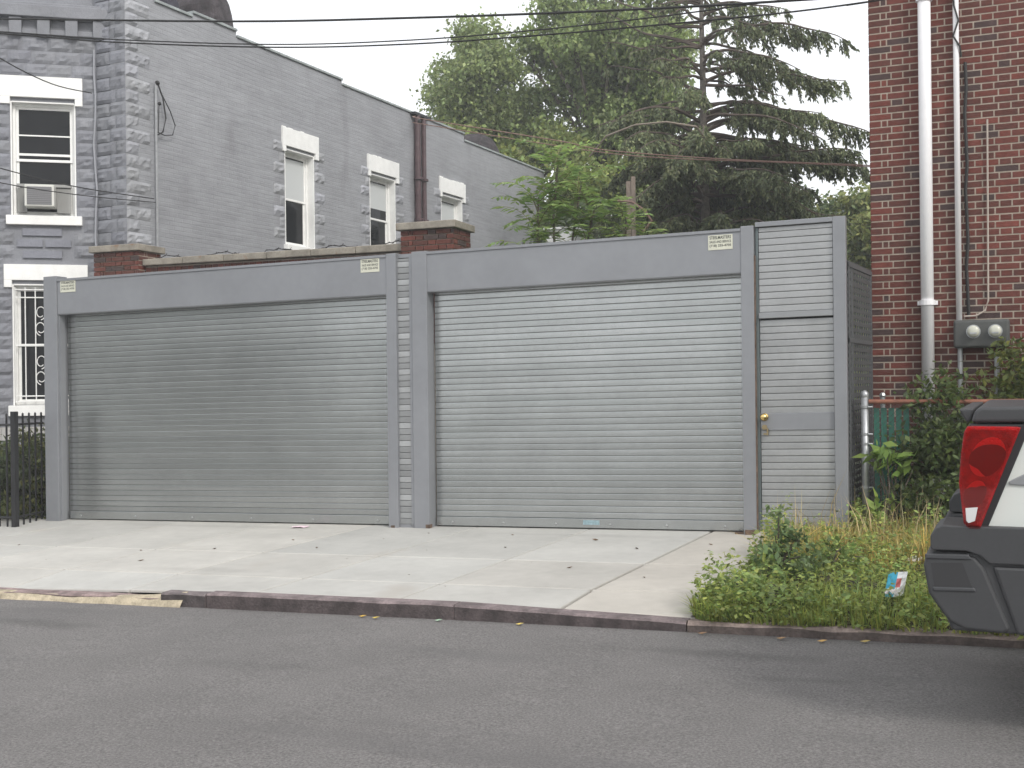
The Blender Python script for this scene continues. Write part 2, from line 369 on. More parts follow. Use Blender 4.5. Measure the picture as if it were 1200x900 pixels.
# ------------------------------------------------------------------ grey row house at the left
corner = (-11.662, 14.3)
a_ = radians(4.9); sdir = (sin(a_), cos(a_)); sout = (cos(a_), -sin(a_))          # side wall runs back, faces right
def sidef(u, d, h): return (corner[0]+u*sdir[0]-d*sout[0], corner[1]+u*sdir[1]-d*sout[1], h)   # d>0 goes into the wall
fdir = (cos(a_), -sin(a_)); fin = (sin(a_), cos(a_))
def frontf(u, d, h): return (corner[0]+u*fdir[0]+d*fin[0], corner[1]+u*fdir[1]+d*fin[1], h)
b0 = (-12.252, 14.351); t_ = radians(55); tg = (sin(t_), cos(t_)); ti = (-cos(t_), sin(t_))
def bayf(u, d, h): return (b0[0]+u*tg[0]+d*ti[0], b0[1]+u*tg[1]+d*ti[1], h)
BASE = -.35
house = thing('row_house', 'long grey painted brick row house with white window lintels and a rock faced bay', 'house', (-12.5, 15, 0))
wins = [(3.95, 4.86), (6.80, 7.80), (9.80, 10.82)]; WZ0, WZ1 = 4.2, 5.96
UE = 15.6
secs = [(0, .62, 7.95), (.62, 1.5, 7.66), (1.5, 2.62, 7.73), (2.62, 5.83, 7.63), (5.83, 10.95, 7.54), (10.95, UE, 7.38)]
mb = MB(sidef)
def wall_piece(u0_, u1_, h0, h1): mb.box(u0_, u1_, 0, .3, h0, h1)
wall_piece(0, UE, BASE, WZ0)
pu = 0
for a, b in wins: wall_piece(pu, a, WZ0, WZ1); pu = b
wall_piece(pu, UE, WZ0, WZ1); wall_piece(0, UE, WZ1, 7.2)
for a, b, z in secs: wall_piece(a, b, 7.2, z)
mb.build('side_wall', gside, house)
mb = MB(sidef); mb.box(.3, UE, .3, 7, 7.0, 7.15); mb.box(UE-.3, UE, .3, 7, BASE, 7.0)
mb.build('roof', mat('tar_roof', (.08, .08, .085), .9), house)
mb = MB(sidef)
for a, b, z in secs[1:]:
    mb.box(a+.01, b-.0, -.035, .34, z, z+.045)
mb.build('parapet_coping', copm, house, bevel=.008)
# front strip between the bay and the corner: rock faced
mb = MB(frontf); mb.box(-.66, -.02, .02, .3, BASE, 8.0); mb.build('front_wall', gpaint, house)
def shade(): g = random.uniform(.88, 1.1); return (g, g, g*random.uniform(.98, 1.03))
mb = MB(frontf); ch = .1975; z = BASE; k = 0
while z < 8:
    cut = -.32 if k % 2 else -.20
    for (p, q) in ((-.60, cut-.006), (cut, -.0)): rock(mb, p, q, z+.006, z+ch-.006, .027, shade(), k)
    z += ch; k += 1
mb.build('quoin', gpaint, house).data.name = 'front_quoins'
mb = MB(sidef); z = BASE; k = 0
while z < 7.9:
    ln = .52 if k % 2 else .27
    rock(mb, 0.0, ln, z+.006, z+ch-.006, .027, tuple(c*1.06 for c in shade()), k+50)
    z += ch; k += 1
# blocks beside the side windows
mb.build('quoin', gstone, house)
for a, b in wins:
    mb = MB(sidef); z = WZ0-.1; k = 0
    while z < 5.9:
        ln = .34 if k % 2 else .17
        for (p, q) in ((a-ln, a-.01), (b+.01, b+ln)):
            if ln > .2 or k % 3: rock(mb, p, q, z+.005, z+ch-.005, .03 if ln > .2 else .018, tuple(c*1.03 for c in shade()), k+a)
        z += ch; k += 1
    mb.build('window_surround', gstone, house)
# bay cheek
mb = MB(bayf)
BO = (-1.236, -.312)
def bw(u0_, u1_, h0, h1): mb.box(u0_, u1_, 0, .3, h0, h1)
bw(-1.75, BO[0], BASE, 7.0); bw(BO[1], 0.0, BASE, 7.0); bw(BO[0], BO[1], BASE, 1.36); bw(BO[0], BO[1], 3.2, 4.24); bw(BO[0], BO[1], 5.98, 7.0)
mb.build('bay_wall', gpaint, house)
fb = bayf(-1.75, 0, 0)
mb = MB(lambda u, d, h: (fb[0]+u*fdir[0]+d*fin[0], fb[1]+u*fdir[1]+d*fin[1], h))
mb.box(-2.2, 0, 0, .3, BASE, 7.0)
z = BASE; k = 0
while z < 6.85:
    for q in range(5): rock(mb, -2.1+.42*q+(.1 if k % 2 else 0), -2.1+.42*(q+1)-.01+(.1 if k % 2 and q < 4 else 0), z+.006, z+ch-.006, .04, shade(), k+q)
    z += ch; k += 1
mb.build('bay_front', gpaint, house)
mb = MB(bayf); z = BASE; k = 0
holes = [(-1.377, -.2, 5.94, 6.37), (BO[0], BO[1], 4.24, 5.98), (-1.304, -.21, 4.09, 4.24), (-1.35, -.15, 3.19, 3.51), (BO[0], BO[1], 1.36, 3.2), (-1.3, -.2, 1.2, 1.36), (-1.2, -.35, 3.52, 4.08)]
while z < 6.95:
    zt = min(z+ch, 6.98); free = [(-1.75, -.005)]
    for (p, q, h0, h1) in holes:
        if z+ch*.5 > h0-.04 and z+ch*.5 < h1+.04:
            nf = []
            for (x, y) in free:
                if q <= x or p >= y: nf.append((x, y)); continue
                if p > x: nf.append((x, p))
                if q < y: nf.append((q, y))
            free = nf
    for (x, y) in free:
        if y-x < .07: continue
        m_ = max(1, round((y-x)/.38)); offs = .12 if (k % 2 and m_ > 1) else 0
        cuts = [x]+[x+(y-x)*i/m_+offs for i in range(1, m_)]+[y]
        for p, q in zip(cuts[:-1], cuts[1:]):
            if .82 < z+.1 < 1.12: mb.box(p, q-.004, -.05, .01, z, zt, (2.1, 2.0, 1.75))
            else: rock(mb, p+.005, q-.005, z+.006, zt-.006, .027, shade(), k)
    z += ch; k += 1
for r_, (ua, ub) in enumerate([((-1.1, -.5)), ((-1.18, -.37)), ((-1.1, -.5))]):    # smooth raised panels below the sill
    zz = 3.94-r_*.17; n_ = 1 if r_ % 2 == 0 else 2
    for q in range(n_):
        p0 = ua+(ub-ua)*q/n_; p1 = ua+(ub-ua)*(q+1)/n_
        mb.box(p0+.02, p1-.02, -.035, .01, zz, zz+.11, (.95, .95, 1))
mb.build('bay_stonework', gpaint, house)
# conical top of the bay: cornice with dentils
mb = MB(bayf)
mb.box(-1.8, .28, -.06, .34, 7.0, 7.08); mb.box(-1.8, .26, .04, .34, 6.82, 7.0); mb.box(-1.8, .30, -.16, .34, 7.24, 7.42); mb.box(-1.8, .30, -.10, .34, 7.42, 7.47); mb.box(-1.8, .24, .0, .34, 7.08, 7.24)
co_ = mb.build('cornice', gpaint, house, bevel=.01)
for k in range(5):
    mb = MB(bayf); u_ = .06-.40*k; mb.box(u_-.09, u_+.09, -.12, .02, 6.98, 7.235); mb.build('dentil', gpaint, co_, bevel=.008)
mb = MB(bayf); mb.box(-2.6, .2, .1, .5, 7.47, 8.3); mb.build('upper_wall', gpaint, house)
# windows
def window(fn, u0_, u1_, z0, z1, rec=.13, kind=0, blindto=None, screens=False):
    f = MB(fn); t = .055
    for args in ((u0_, u0_+t, z0, z1), (u1_-t, u1_, z0, z1), (u0_+t, u1_-t, z1-t, z1), (u0_+t, u1_-t, z0, z0+.05)): f.box(args[0], args[1], rec-.02, rec+.06, args[2], args[3])
    # reveal lining
    f.box(u0_-.005, u0_+.018, -.004, rec-.02, z0, z1); f.box(u1_-.018, u1_+.005, -.004, rec-.02, z0, z1); f.box(u0_+.018, u1_-.018, -.003, rec-.02, z1-.018, z1+.004)
    fr = f.build('window', white, house, bevel=.005)
    zm = (z0+z1)/2 if kind != 3 else z0+(z1-z0)*.5
    for (p, q, dd) in ((zm-.02, z1-t, rec+.01), (z0+.05, zm+.02, rec+.035)):
        g = MB(fn); s_ = .04; a, b = u0_+t, u1_-t
        for args in ((a, a+s_, p, q), (b-s_, b, p, q), (a+s_, b-s_, q-s_, q), (a+s_, b-s_, p, p+s_)): g.box(args[0], args[1], dd, dd+.03, args[2], args[3])
        if screens and p < zm-.1: pass
        sh = g.build('sash', white, fr, bevel=.003)
        g = MB(fn); g.box(a+s_, b-s_, dd+.012, dd+.018, p+s_, q-s_); g.build('pane', glass, sh)
        if p > zm-.1 and blindto:
            g = MB(fn); g.box(a+s_+.002, b-s_-.002, dd+.004, dd+.009, max(p+s_, blindto), q-s_-.03); g.build('blind', blind, sh)
    if kind == 3:
        g = MB(fn); a, b = u0_+t+.04, u1_-t-.04; g.box(a, b, rec+.0, rec+.02, 5.18, 5.215); g.box(a, b, rec+.0, rec+.02, 5.48, 5.50); g.build('storm_bar', white, fr)
    return fr
def lintel(fn, u0_, u1_, z0, z1, o0, o1, ragged=False, d=.05):
    m_ = MB(fn); m_.box(u0_, u1_, -d, .03, z0+.06, z1); m_.box(u0_, o0-.0, -d, .03, z0-.05, z0+.06); m_.box(o1, u1_, -d, .03, z0-.05, z0+.06)
    if ragged:
        for q in range(6):
            p = u0_+(u1_-u0_)*q/6; m_.box(p, p+(u1_-u0_)/6*random.uniform(.5, 1), -d*.6, .01, z1-.005, z1+random.uniform(.0, .03))
    m_.build('lintel', white, house, bevel=.006)
def sill(fn, u0_, u1_, z0, z1): m_ = MB(fn); m_.box(u0_, u1_, -.09, .12, z0, z1); m_.build('sill', white, house, bevel=.008)
for i, (a, b) in enumerate(wins):
    window(sidef, a, b, WZ0, WZ1, .16, 0, blindto=(5.05 if i == 0 else 5.3))
    lintel(sidef, a-.09, b+.11, 5.95, 6.34, a, b, True, .045); sill(sidef, a-.05, b+.06, WZ0-.1, WZ0)
window(bayf, BO[0], BO[1], 4.24, 5.98, .12, 3); lintel(bayf, -1.377, -.2, 5.98, 6.36, BO[0], BO[1]); sill(bayf, -1.304, -.22, 4.1, 4.24)
lw = window(bayf, BO[0], BO[1], 1.36, 3.2, .12, 0); lintel(bayf, -1.35, -.153, 3.2, 3.5, BO[0], BO[1]); sill(bayf, -1.3, -.2, 1.2, 1.36)
# wrought iron grille on the lower window
g = MB(bayf); a, b = BO[0]+.03, BO[1]-.03; dd = .02
for k in range(7):
    u_ = a+(b-a)*k/6; g.tube([(u_, dd, 1.40), (u_, dd, 3.16)], .009, 5)
for zz in (1.42, 1.50, 2.27, 3.0, 3.12): g.tube([(a, dd-.006, zz), (b, dd-.006, zz)], .010, 5)
for zc in (1.9, 2.65):
    for uc in (a+(b-a)*.42, a+(b-a)*.62):
        for sg in (1, -1):
            g.tube([(uc+.07*cos(q)*sg*(1-q/16)+0, dd-.01, zc+sg*.12+.10*sin(q)*(1-q/14)) for q in np.linspace(-1.5, 5.5, 18)], .007, 4)
g.build('window_grille', white, lw)
# slim conduit with weatherhead loop on the side wall, cable on the front
g = MB(sidef); g.tube([(.585, -.06, 3.3), (.585, -.06, 6.37)], .019, 8); g.build('conduit', galvp, house)
g = MB(sidef); g.ball((.60, -.08, 6.37), .04, 8); g.ball((.62, -.1, 6.05), .03, 8)
g.tube([(.60, -.09, 6.36), (.68, -.10, 6.2), (.86, -.10, 5.98), (.98, -.09, 5.78), (.93, -.08, 5.62), (.75, -.08, 5.58), (.60, -.08, 5.60)], .009, 5)
g.tube([(.60, -.09, 6.36), (.70, -.10, 6.15), (.76, -.10, 5.85), (.70, -.09, 5.62), (.60, -.08, 5.56)], .013, 5)
g.tube([(.62, -.09, 6.05), (.60, -.1, 5.8), (.60, -.09, 5.6)], .008, 5); g.build('service_cable', wirem, house)
g = MB(frontf); g.tube([(-.56+.02*sin(q*1.9)+.012*sin(q*5), -.07, 3.2+q*.36) for q in range(11)], .014, 6); g.build('cable', mat('painted_cable', (.33, .34, .37), .6), house)
# twin oxblood downpipes
for (u_, r_) in ((8.63, .07), (8.90, .055)):
    g = MB(sidef); pts = [(u_, -.10, 3.4), (u_, -.10, 5.2), (u_, -.08, 5.25), (u_, -.08, 7.5)]
    rr = [r_*1.25, r_*1.25, r_, r_]
    g.tube(pts, rr, 12)
    for zz in (4.4, 5.2, 6.1): g.tube([(u_, -.10, zz), (u_, -.10, zz+.05)], r_*1.45, 12)
    g.build('downpipe', pipered, house)
g = MB(sidef); g.box(8.45, 9.15, -.14, .1, 7.50, 7.56); g.ball((8.62, -.14, 7.38), .08, 8, (.8, .4, 1), (9, 6, 2)); g.build('gutter_outlet', iron, house)
# chimneys on the roof
def chimney(x0, x1, y0, y1, z0, z1, col):
    g = MB(); n_ = 10; vs = []; fs = []
    for j in range(9):
        zz = z0+(z1-z0)*j/8; sh = 1-.35*max(0, (j-5)/3)**2; cx, cy = (x0+x1)/2, (y0+y1)/2
        for k in range(16):
            an = 2*pi*k/16; ca, sa = cos(an), sin(an); s4 = (abs(ca)**4+abs(sa)**4)**-.25
            q = 1+.09*noise.noise(Vector((ca*2, sa*2, zz*2)))
            vs.append((cx+(x1-x0)/2*ca*s4*sh*q, cy+(y1-y0)/2*sa*s4*sh*q, zz))
    for j in range(8):
        for k in range(16): fs.append((j*16+k, j*16+(k+1) % 16, (j+1)*16+(k+1) % 16, (j+1)*16+k))
    fs.append(tuple(range(8*16, 9*16))); g.add(vs, fs); g.build('chimney', col, house)
chimney(-12.75, -11.80, 16.7, 17.6, 7.1, 8.62, tarm)
chimney(-12.75, -12.15, 16.0, 16.5, 7.1, 8.3, mat('dark_flue', (.03, .028, .04), .8, var=.3))
chimney(-11.75, -10.95, 26.9, 28.4, 7.1, 8.0, tarm)

# air conditioner in the upper bay window
ac = thing('air_conditioner', 'boxy window air conditioner under the raised sash of the upper bay window', 'air conditioner', bayf(-.8, -.1, 4.36))
g = MB(bayf); g.box(-1.02, -.60, -.22, .10, 4.36, 4.69); g.build('case', mat('ac_case', (.62, .62, .58), .5, var=.05), ac, bevel=.012)
g = MB(bayf); g.box(-.985, -.635, -.226, -.2, 4.385, 4.655); 
g.build('back_grille', mat('ac_coil', (.17, .17, .18), .6), ac)
g = MB(bayf)
for k in range(9): zz = 4.40+.028*k; g.box(-.98, -.64, -.232, -.227, zz, zz+.005)
g.build('grille_fin', mat('ac_fin', (.3, .3, .3), .5), ac)
g = MB(bayf); g.box(BO[0]+.08, -1.025, .06, .08, 4.30, 4.68); g.box(-.597, BO[1]-.08, .06, .08, 4.30, 4.68); g.box(BO[0]+.07, BO[1]-.07, .03, .09, 4.692, 4.735)
for k in range(8): g.box(BO[0]+.09+.012*k, BO[0]+.094+.012*k, .05, .06, 4.3, 4.68); g.box(-.59+.022*k, -.586+.022*k, .05, .06, 4.3, 4.68)
g.build('side_curtain', mat('ac_curtain', (.3, .3, .29), .6), ac)

# ------------------------------------------------------------------ real brickwork
def brickcol():
    r_ = random.random()
    if r_ < .09: b = (.062, .036, .034)
    elif r_ < .5: b = (.098, .031, .023)
    elif r_ < .85: b = (.122, .033, .024)
    else: b = (.150, .039, .028)
    g = random.uniform(.88, 1.1); return tuple(c*g for c in b)
def bricks(mb, u0_, u1_, h0, h1, row=.0677, L=.205, Hd=.098, m=.0135, d=.004, bond='flemish', k0=0, skip=None, colf=brickcol):
    z = h0; k = k0
    while z+row <= h1+1e-4:
        u = u0_; i = 0
        if k % 2: seqn = [L*.52, Hd*.5]
        else: seqn = [L]
        while u < u1_-.01:
            if i < len(seqn): w_ = seqn[i]
            else: w_ = (L if (i-len(seqn)+(0)) % 2 == (1 if k % 2 == 0 else 0) else Hd)
            if k % 2 and i == 1: w_ = Hd*.45
            e = min(u+w_, u1_); j = random.uniform(-.0015, .0015)
            if e-u > .02 and not (skip and skip(u, e, z, z+row)):
                mb.box(u, e, -d+j, .03, z+m*.5, z+row-m*.5, colf())
            u = e+m; i += 1
        z += row; k += 1
ba = radians(2.2); bc = (-.728, 12.197)
def bf(u, d, h): return (bc[0]+u*cos(ba)+d*sin(ba), bc[1]-u*sin(ba)+d*cos(ba), h)
bh = thing('brick_house', 'dark red brick house at the right edge with white pipes on its wall', 'house', (3, 15, 0))
g = MB(bf); g.box(.006, 9, 0, 7.99, -.3, 9.5); g.build('wall', mortar, bh)
g = MB(bf); bricks(g, 0, 3.2, .15, 6.6); g.build('brick_face', brickm, bh)
def bfs(u, d, h): return bf(-d+0.0*u, u, h)
g = MB(lambda u, d, h: bf(d*1.0, u, h)); bricks(g, .012, 4, .15, 6.6); g.build('side_brick_face', brickm, bh)
g = MB(bf); g.box(3.2, 9.0, -.006, 0, .2, 9.4); g.box(0, 9.0, -.0055, 0, 6.61, 9.4); g.build('upper_wall', mat('plain_brick', (.13, .045, .038), .9, var=.2, vscale=9), bh)
g = MB(bf); g.tube([(.535, -.085, 1.0), (.535, -.085, 7.5)], .061, 18); g.build('drain_pipe', pvc, bh, smooth=True)
g = MB(bf); g.tube([(.535, -.085, 5.33), (.535, -.085, 5.42)], .078, 16); g.build('pipe_collar', pvc, bh); g = MB(bf); g.tube([(.535, -.085, 2.33), (.535, -.085, 2.38)], .075, 16); g.box(.44, .63, -.05, 0, 2.335, 2.375); g.build('pipe_collar', pvc, bh)
g = MB(bf); g.tube([(.825, -.05, 2.15), (.825, -.05, 7.5)], .028, 12); g.build('conduit', pvc, bh, smooth=True)
g = MB(bf); g.tube([(.83, -.05, 0.4), (.83, -.05, 1.92)], .026, 10); g.tube([(1.16, -.05, .4), (1.16, -.05, 1.85)], .026, 10); g.build('riser_pipe', galvp, bh)
g = MB(bf); g.tube([(.83, -.05, 1.62), (.83, -.05, 1.65)], .036, 10); g.build('pipe_band', iron, bh)
mbx = MB(bf); mbx.box(.775, 1.28, -.17, -.005, 1.90, 2.17); bx = mbx.build('meter_box', metergrey, bh, bevel=.025, seg=3)
for u_ in (.955, 1.15):
    g = MB(bf); g.tube([(u_, -.17, 2.055), (u_, -.235, 2.055)], [.058, .055], 18); g.ball((u_, -.235, 2.055), .055, 16, (1, .45, 1)); g.build('meter_dome', clearg, bx, smooth=True)
    g = MB(bf); g.tube([(u_, -.165, 2.055), (u_, -.185, 2.055)], .066, 18); g.box(u_-.03, u_+.03, -.2605, -.255, 2.03, 2.045); g.build('meter_ring', galvp, bx)
g = MB(bf); g.tube([(1.10, -.03, 4.12), (1.095, -.03, 3.2), (1.09, -.03, 2.36), (1.06, -.035, 2.26), (.98, -.04, 2.215), (.87, -.05, 2.21)], .010, 6); g.build('cream_cable', mat('cream_cable', (.42, .36, .31), .6), bh)
g = MB(bf); g.tube([(.62, -.12, 5.5), (.64, -.13, 5.40), (.72, -.13, 5.36), (.80, -.12, 5.42), (.81, -.09, 5.25), (.85, -.09, 5.1), (.80, -.1, 4.95), (.86, -.08, 4.85), (.87, -.05, 4.75)], .010, 6)
g.tube([(.905+.01*sin(q*2.1), -.02, 4.7-q*.25) for q in range(11)], .016, 5); g.build('black_cable', wirem, bh)

# ------------------------------------------------------------------ brick garden wall behind the shutters
def pbrick():
    c = brickcol(); return (c[0]*1.0, c[1]*1.15, c[2]*1.1)
gw = thing('garden_wall', 'red brick wall with stone coping and two taller piers behind the left shutter', 'wall', (-8.8, 13.8, 0))
g = MB(); g.box(-11.0, -6.6, 13.76, 13.98, -.3, 3.365); g.box(-11.68, -10.9, 13.62, 14.1, -.3, 3.58); g.box(-6.69, -5.96, 13.62, 14.18, -.3, 3.62); g.build('mortar_core', mortar, gw)
g = MB(lambda u, d, h: (u, 13.75+d, h))
for k in range(38):                     # a soldier row under the coping, seen as short ends
    pass
bricks(g, -10.88, -6.70, 2.2, 3.365, Hd=.09, L=.09, colf=pbrick); g.build('brick_face', brickm, gw)
for nm, x0, x1, zt, dp in (('pier', -11.69, -10.90, 3.58, .5), ('pier', -6.70, -5.95, 3.62, .56)):
    g = MB(lambda u, d, h: (x0+u, 13.60+d, h)); zb = zt-.0677*22
    bricks(g, 0, x1-x0, zb, zt, colf=pbrick)
    g.fn = lambda u, d, h: (x1-d, 13.60+u, h); bricks(g, .02, dp, zb, zt, colf=pbrick)
    p = g.build(nm, brickm, gw)
    g = MB(); g.box(x0-.05, x1+.05, 13.54, 13.6+dp+.06, zt+.003, zt+.10); g.build('pier_cap', limest, p, bevel=.012)
g = MB()
for k in range(6): xa = -10.89+.695*k; g.box(xa+.003, xa+.692, 13.67, 14.04, 3.37, 3.465+.004*(k % 2))
g.build('coping', limest, gw, bevel=.012)
bwire = MB(); pts = [(-10.8+4.1*i/80, 13.86+.03*sin(i*1.3), 3.49+.03*sin(i*.35)+.008*sin(i*1.9)) for i in range(81)]
bwire.tube(pts, .006, 4); bwire.tube([(p[0], p[1]+.02*cos(i*2), p[2]+.008*sin(i*2.4)) for i, p in enumerate(pts)], .005, 4)
for i in range(0, 81, 4):
    p = pts[i]; bwire.tube([(p[0]-.02, p[1], p[2]-.02), (p[0]+.02, p[1], p[2]+.025)], .004, 4)
tag(bwire.build('barbed_wire', iron), 'strand of barbed wire laid along the top of the brick garden wall', 'wire')

# ------------------------------------------------------------------ the steel shutters
def gf(u, d, h): return (u, 10.9+d, .2+S*u+h)
SP = .0625
def slats(mb, u0_, u1_, h0, h1, d0, amp=.0022, n=None, colf=None, seg=20):
    z = h0; k = 0
    while z < h1-.01:
        zt = min(z+SP, h1); q = (zt-z)/SP
        prof = [(.010, 0), (.0004, .05), (-amp*.25, .12), (-amp*.35, .5), (-amp*.25, .86), (.0004, .93), (.010, .945), (.010, 1.0)]
        vs = []; fs = []; P = len(prof)
        ph = random.uniform(0, 9)
        for i in range(seg+1):
            u = u0_+(u1_-u0_)*i/seg; wv = .0008*noise.noise(Vector((u*1.3, ph, 0)))+.002*noise.noise(Vector((u*.8, z*.9, 3)))
            tl = .0010*noise.noise(Vector((u*.7, ph+4, 1)))
            for (dd, zz) in prof: vs.append((u, d0+dd+wv+tl*(zz-.5), z+(zt-z)*zz))
        for i in range(seg):
            for j in range(P-1): a = i*P+j; fs.append((a, a+P, a+P+1, a+1))
        c = colf(k, z) if colf else (1, 1, 1)
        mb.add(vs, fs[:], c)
        dk = tuple(q_*.66 for q_ in c)  # groove faces painted darker, as the shadow line between slats
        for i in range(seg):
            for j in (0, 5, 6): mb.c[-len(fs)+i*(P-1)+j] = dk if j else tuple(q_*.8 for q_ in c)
        z += SP; k += 1
def slatcol(k, z): g_ = random.uniform(.93, 1.06); return (g_, g_, g_)
def sticker(u0_, u1_, h0, h1, parent, d=-.052):
    g = MB(gf); g.box(u0_, u1_, d-.003, d+.002, h0, h1); st = g.build('sticker', stickerm, parent)
    for txt, fz, fh in (('STEELMASTERS', .72, .215), ('SALES AND SERVICE', .46, .165), ('(718) 255-4705', .16, .21)):
        cu = bpy.data.curves.new('t', 'FONT'); cu.body = txt; cu.size = 1; cu.offset = .025; cu.align_x = 'LEFT'
        to = bpy.data.objects.new('t', cu); C.objects.link(to); dg = bpy.context.evaluated_depsgraph_get()
        me = bpy.data.meshes.new_from_object(to.evaluated_get(dg)); C.objects.unlink(to); bpy.data.objects.remove(to)
        xs_ = [v.co.x for v in me.vertices]; ys_ = [v.co.y for v in me.vertices]; xa, xb, ya, yb = min(xs_), max(xs_), min(ys_), max(ys_)
        W_ = (u1_-u0_)*.88; H_ = (h1-h0)*fh; off = parent['_w']
        for v in me.vertices:
            u = u0_+(u1_-u0_)*.06+(v.co.x-xa)/(xb-xa)*W_; h = h0+(h1-h0)*fz+(v.co.y-ya)/(yb-ya)*H_
            p = gf(u, d-.0035, h); v.co = (p[0]-off[0], p[1]-off[1], p[2]-off[2])
        me.materials.append(inkm); o = bpy.data.objects.new('lettering', me); C.objects.link(o); o.parent = st; o['_w'] = off
def shutter(u0_, u1_, h0, label, marks):
    t = thing('roller_shutter', label, 'shutter', gf((u0_+u1_)/2, 0, 0))
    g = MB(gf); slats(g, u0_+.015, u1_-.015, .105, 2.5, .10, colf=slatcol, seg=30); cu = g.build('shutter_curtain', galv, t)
    g = MB(gf); g.box(u0_+.02, u1_-.02, .08, .12, .012, .104); bb = g.build('bottom_bar', galv, t, bevel=.004)
    for k in range(6): u = u0_+.2+(u1_-u0_-.4)*k/5; MB(gf).ball((u, .078, .05), .011, 8).build('bolt', galv2, bb)
    # hood: a slightly bowed sheet box
    g = MB(gf); vs = []; fs = []; n_ = 30
    prof = [(.12, 2.445), (-.045, 2.44), (-.05, 2.452), (-.05, 2.83), (-.045, 2.845), (.45, 2.85)]; P = len(prof)
    for i in range(n_+1):
        u = u0_-.0+(u1_-u0_)*i/n_
        for j, (dd, zz) in enumerate(prof): vs.append((u, dd+(.003*noise.noise(Vector((u*1.1, zz*2, 5))) if j in (2, 3) else 0), zz))
    for i in range(n_):
        for j in range(P-1): a = i*P+j; fs.append((a, a+P, a+P+1, a+1))
    g.add(vs, fs); g.box(u0_, u1_, -.062, -.03, 2.835, 2.862); g.build('header_box', steel, t)
    g = MB(gf); g.box(u0_, u1_, .125, .14, .0, 2.84); g.box(u0_, u1_, -.03, .12, 2.50, 2.52); g.build('shadow_backing', dark, t)
    for m_ in marks: sticker(*m_, t, -.052)
    return t
lt = shutter(-9.87, -5.52, .02, 'wide left roller shutter with two cream stickers on its hood', [(-9.82, -9.6, 2.70, 2.835), (-5.82, -5.60, 2.69, 2.83)])
rt_ = shutter(-5.05, -1.815, .0, 'right roller shutter with one cream sticker above and a blue one below', [(-2.12, -1.89, 2.675, 2.815)])
g = MB(gf); g.box(-3.43, -3.26, .0785, .0795, .045, .09); g.build('blue_sticker', bluem, rt_)
g = MB(gf); g.box(-8.06, -8.045, .085, .0855, 1.95, 2.3)
# posts
def post(mb, u0_, u1_, h1=2.87, d0=-.06, d1=.12, h0=-.03): mb.box(u0_, u1_, d0, d1, h0, h1)
lp = thing('gate_post', 'leftmost grey steel post beside the black picket fence', 'post', gf(-9.98, 0, 0))
g = MB(gf); post(g, -10.07, -9.875, 2.9); g.build('column', steel, lp, bevel=.005)
g = MB(gf); g.box(-9.874, -9.855, -.03, .05, 0, 2.44); g.build('guide_rail', steel, lp)
mp_ = thing('gate_pillar', 'narrow grey steel pillar with a ladder of bright slats between the two shutters', 'pillar', gf(-5.27, 0, 0))
g = MB(gf); post(g, -5.52, -5.405); g.build('column', steel, mp_, bevel=.005)
g = MB(gf); post(g, -5.225, -5.05); g.build('column', steel, mp_, bevel=.005)
g = MB(gf); g.box(-5.405, -5.225, -.01, .1, 2.82, 2.86); g.box(-5.405, -5.225, -.03, .1, -.03, .03); g.box(-5.26, -5.225, -.045, .1, .03, 2.82); g.box(-5.404, -5.398, -.045, .1, .03, 2.82); g.build('frame_strip', steel, mp_)
g = MB(gf)
def midcol(k, z): c = (1.12 if k % 3 == 1 else (.78 if k % 3 == 2 else .86))*random.uniform(.92, 1.08); return (c, c, c)
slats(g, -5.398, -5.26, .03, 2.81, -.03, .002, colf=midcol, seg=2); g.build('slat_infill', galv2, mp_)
g = MB(gf); g.box(-5.09, -5.045, -.066, .0, -.02, .035); g.box(-5.49, -5.45, -.066, -.05, -.02, .02); g.build('rusted_foot', rusty, mp_)
rp = thing('gate_post', 'grey steel post with a rusted edge between the right shutter and the slatted door', 'post', gf(-1.75, 0, 0))
g = MB(gf); post(g, -1.815, -1.695, 2.88); g.build('column', steel, rp, bevel=.005)
g = MB(gf); g.box(-1.694, -1.686, -.055, .1, -.03, 2.6); g.build('rusted_edge', rusty, rp)
g = MB(gf); g.box(-1.80, -1.70, -.085, -.061, -.03, .04); g.box(-1.9, -1.80, -.05, -.02, -.02, .015); g.build('rusted_foot', rusty, rp)
# door bay
db = thing('door_enclosure', 'tall grey slatted steel doorway with a brass knob at the right end of the shutters', 'door', gf(-1.3, 0, 0))
g = MB(gf); post(g, -.985, -.87, 2.91, -.03, .10, -.1); g.build('column', steel, db, bevel=.004)
g = MB(gf); g.box(-1.686, -.985, -.028, .12, 2.865, 2.91); g.build('head_frame', steel, db, bevel=.004); g = MB(gf); g.box(-1.66, -.985, -.02, .1, 2.01, 2.065, (1.15, 1.15, 1.12)); g.build('transom', steel, db, bevel=.004)
g = MB(gf); g.box(-1.686, -1.66, -.0, .12, -.02, 2.865, (.5, .6, .58)); g.build('hinge_gap', steel, db)
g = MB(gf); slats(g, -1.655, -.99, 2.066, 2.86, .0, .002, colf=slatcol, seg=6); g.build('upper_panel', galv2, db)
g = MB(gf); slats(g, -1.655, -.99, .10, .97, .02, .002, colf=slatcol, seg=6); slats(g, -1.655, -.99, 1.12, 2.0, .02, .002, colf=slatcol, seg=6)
dr = g.build('door', galv2, db)
g = MB(gf); g.box(-1.658, -.988, .005, .06, .965, 1.125); g.build('lock_plate', steel, dr, bevel=.004)
g = MB(gf); g.box(-1.66, -.985, .0, .08, .03, .10); g.build('kick_rail', steel, dr, bevel=.004)
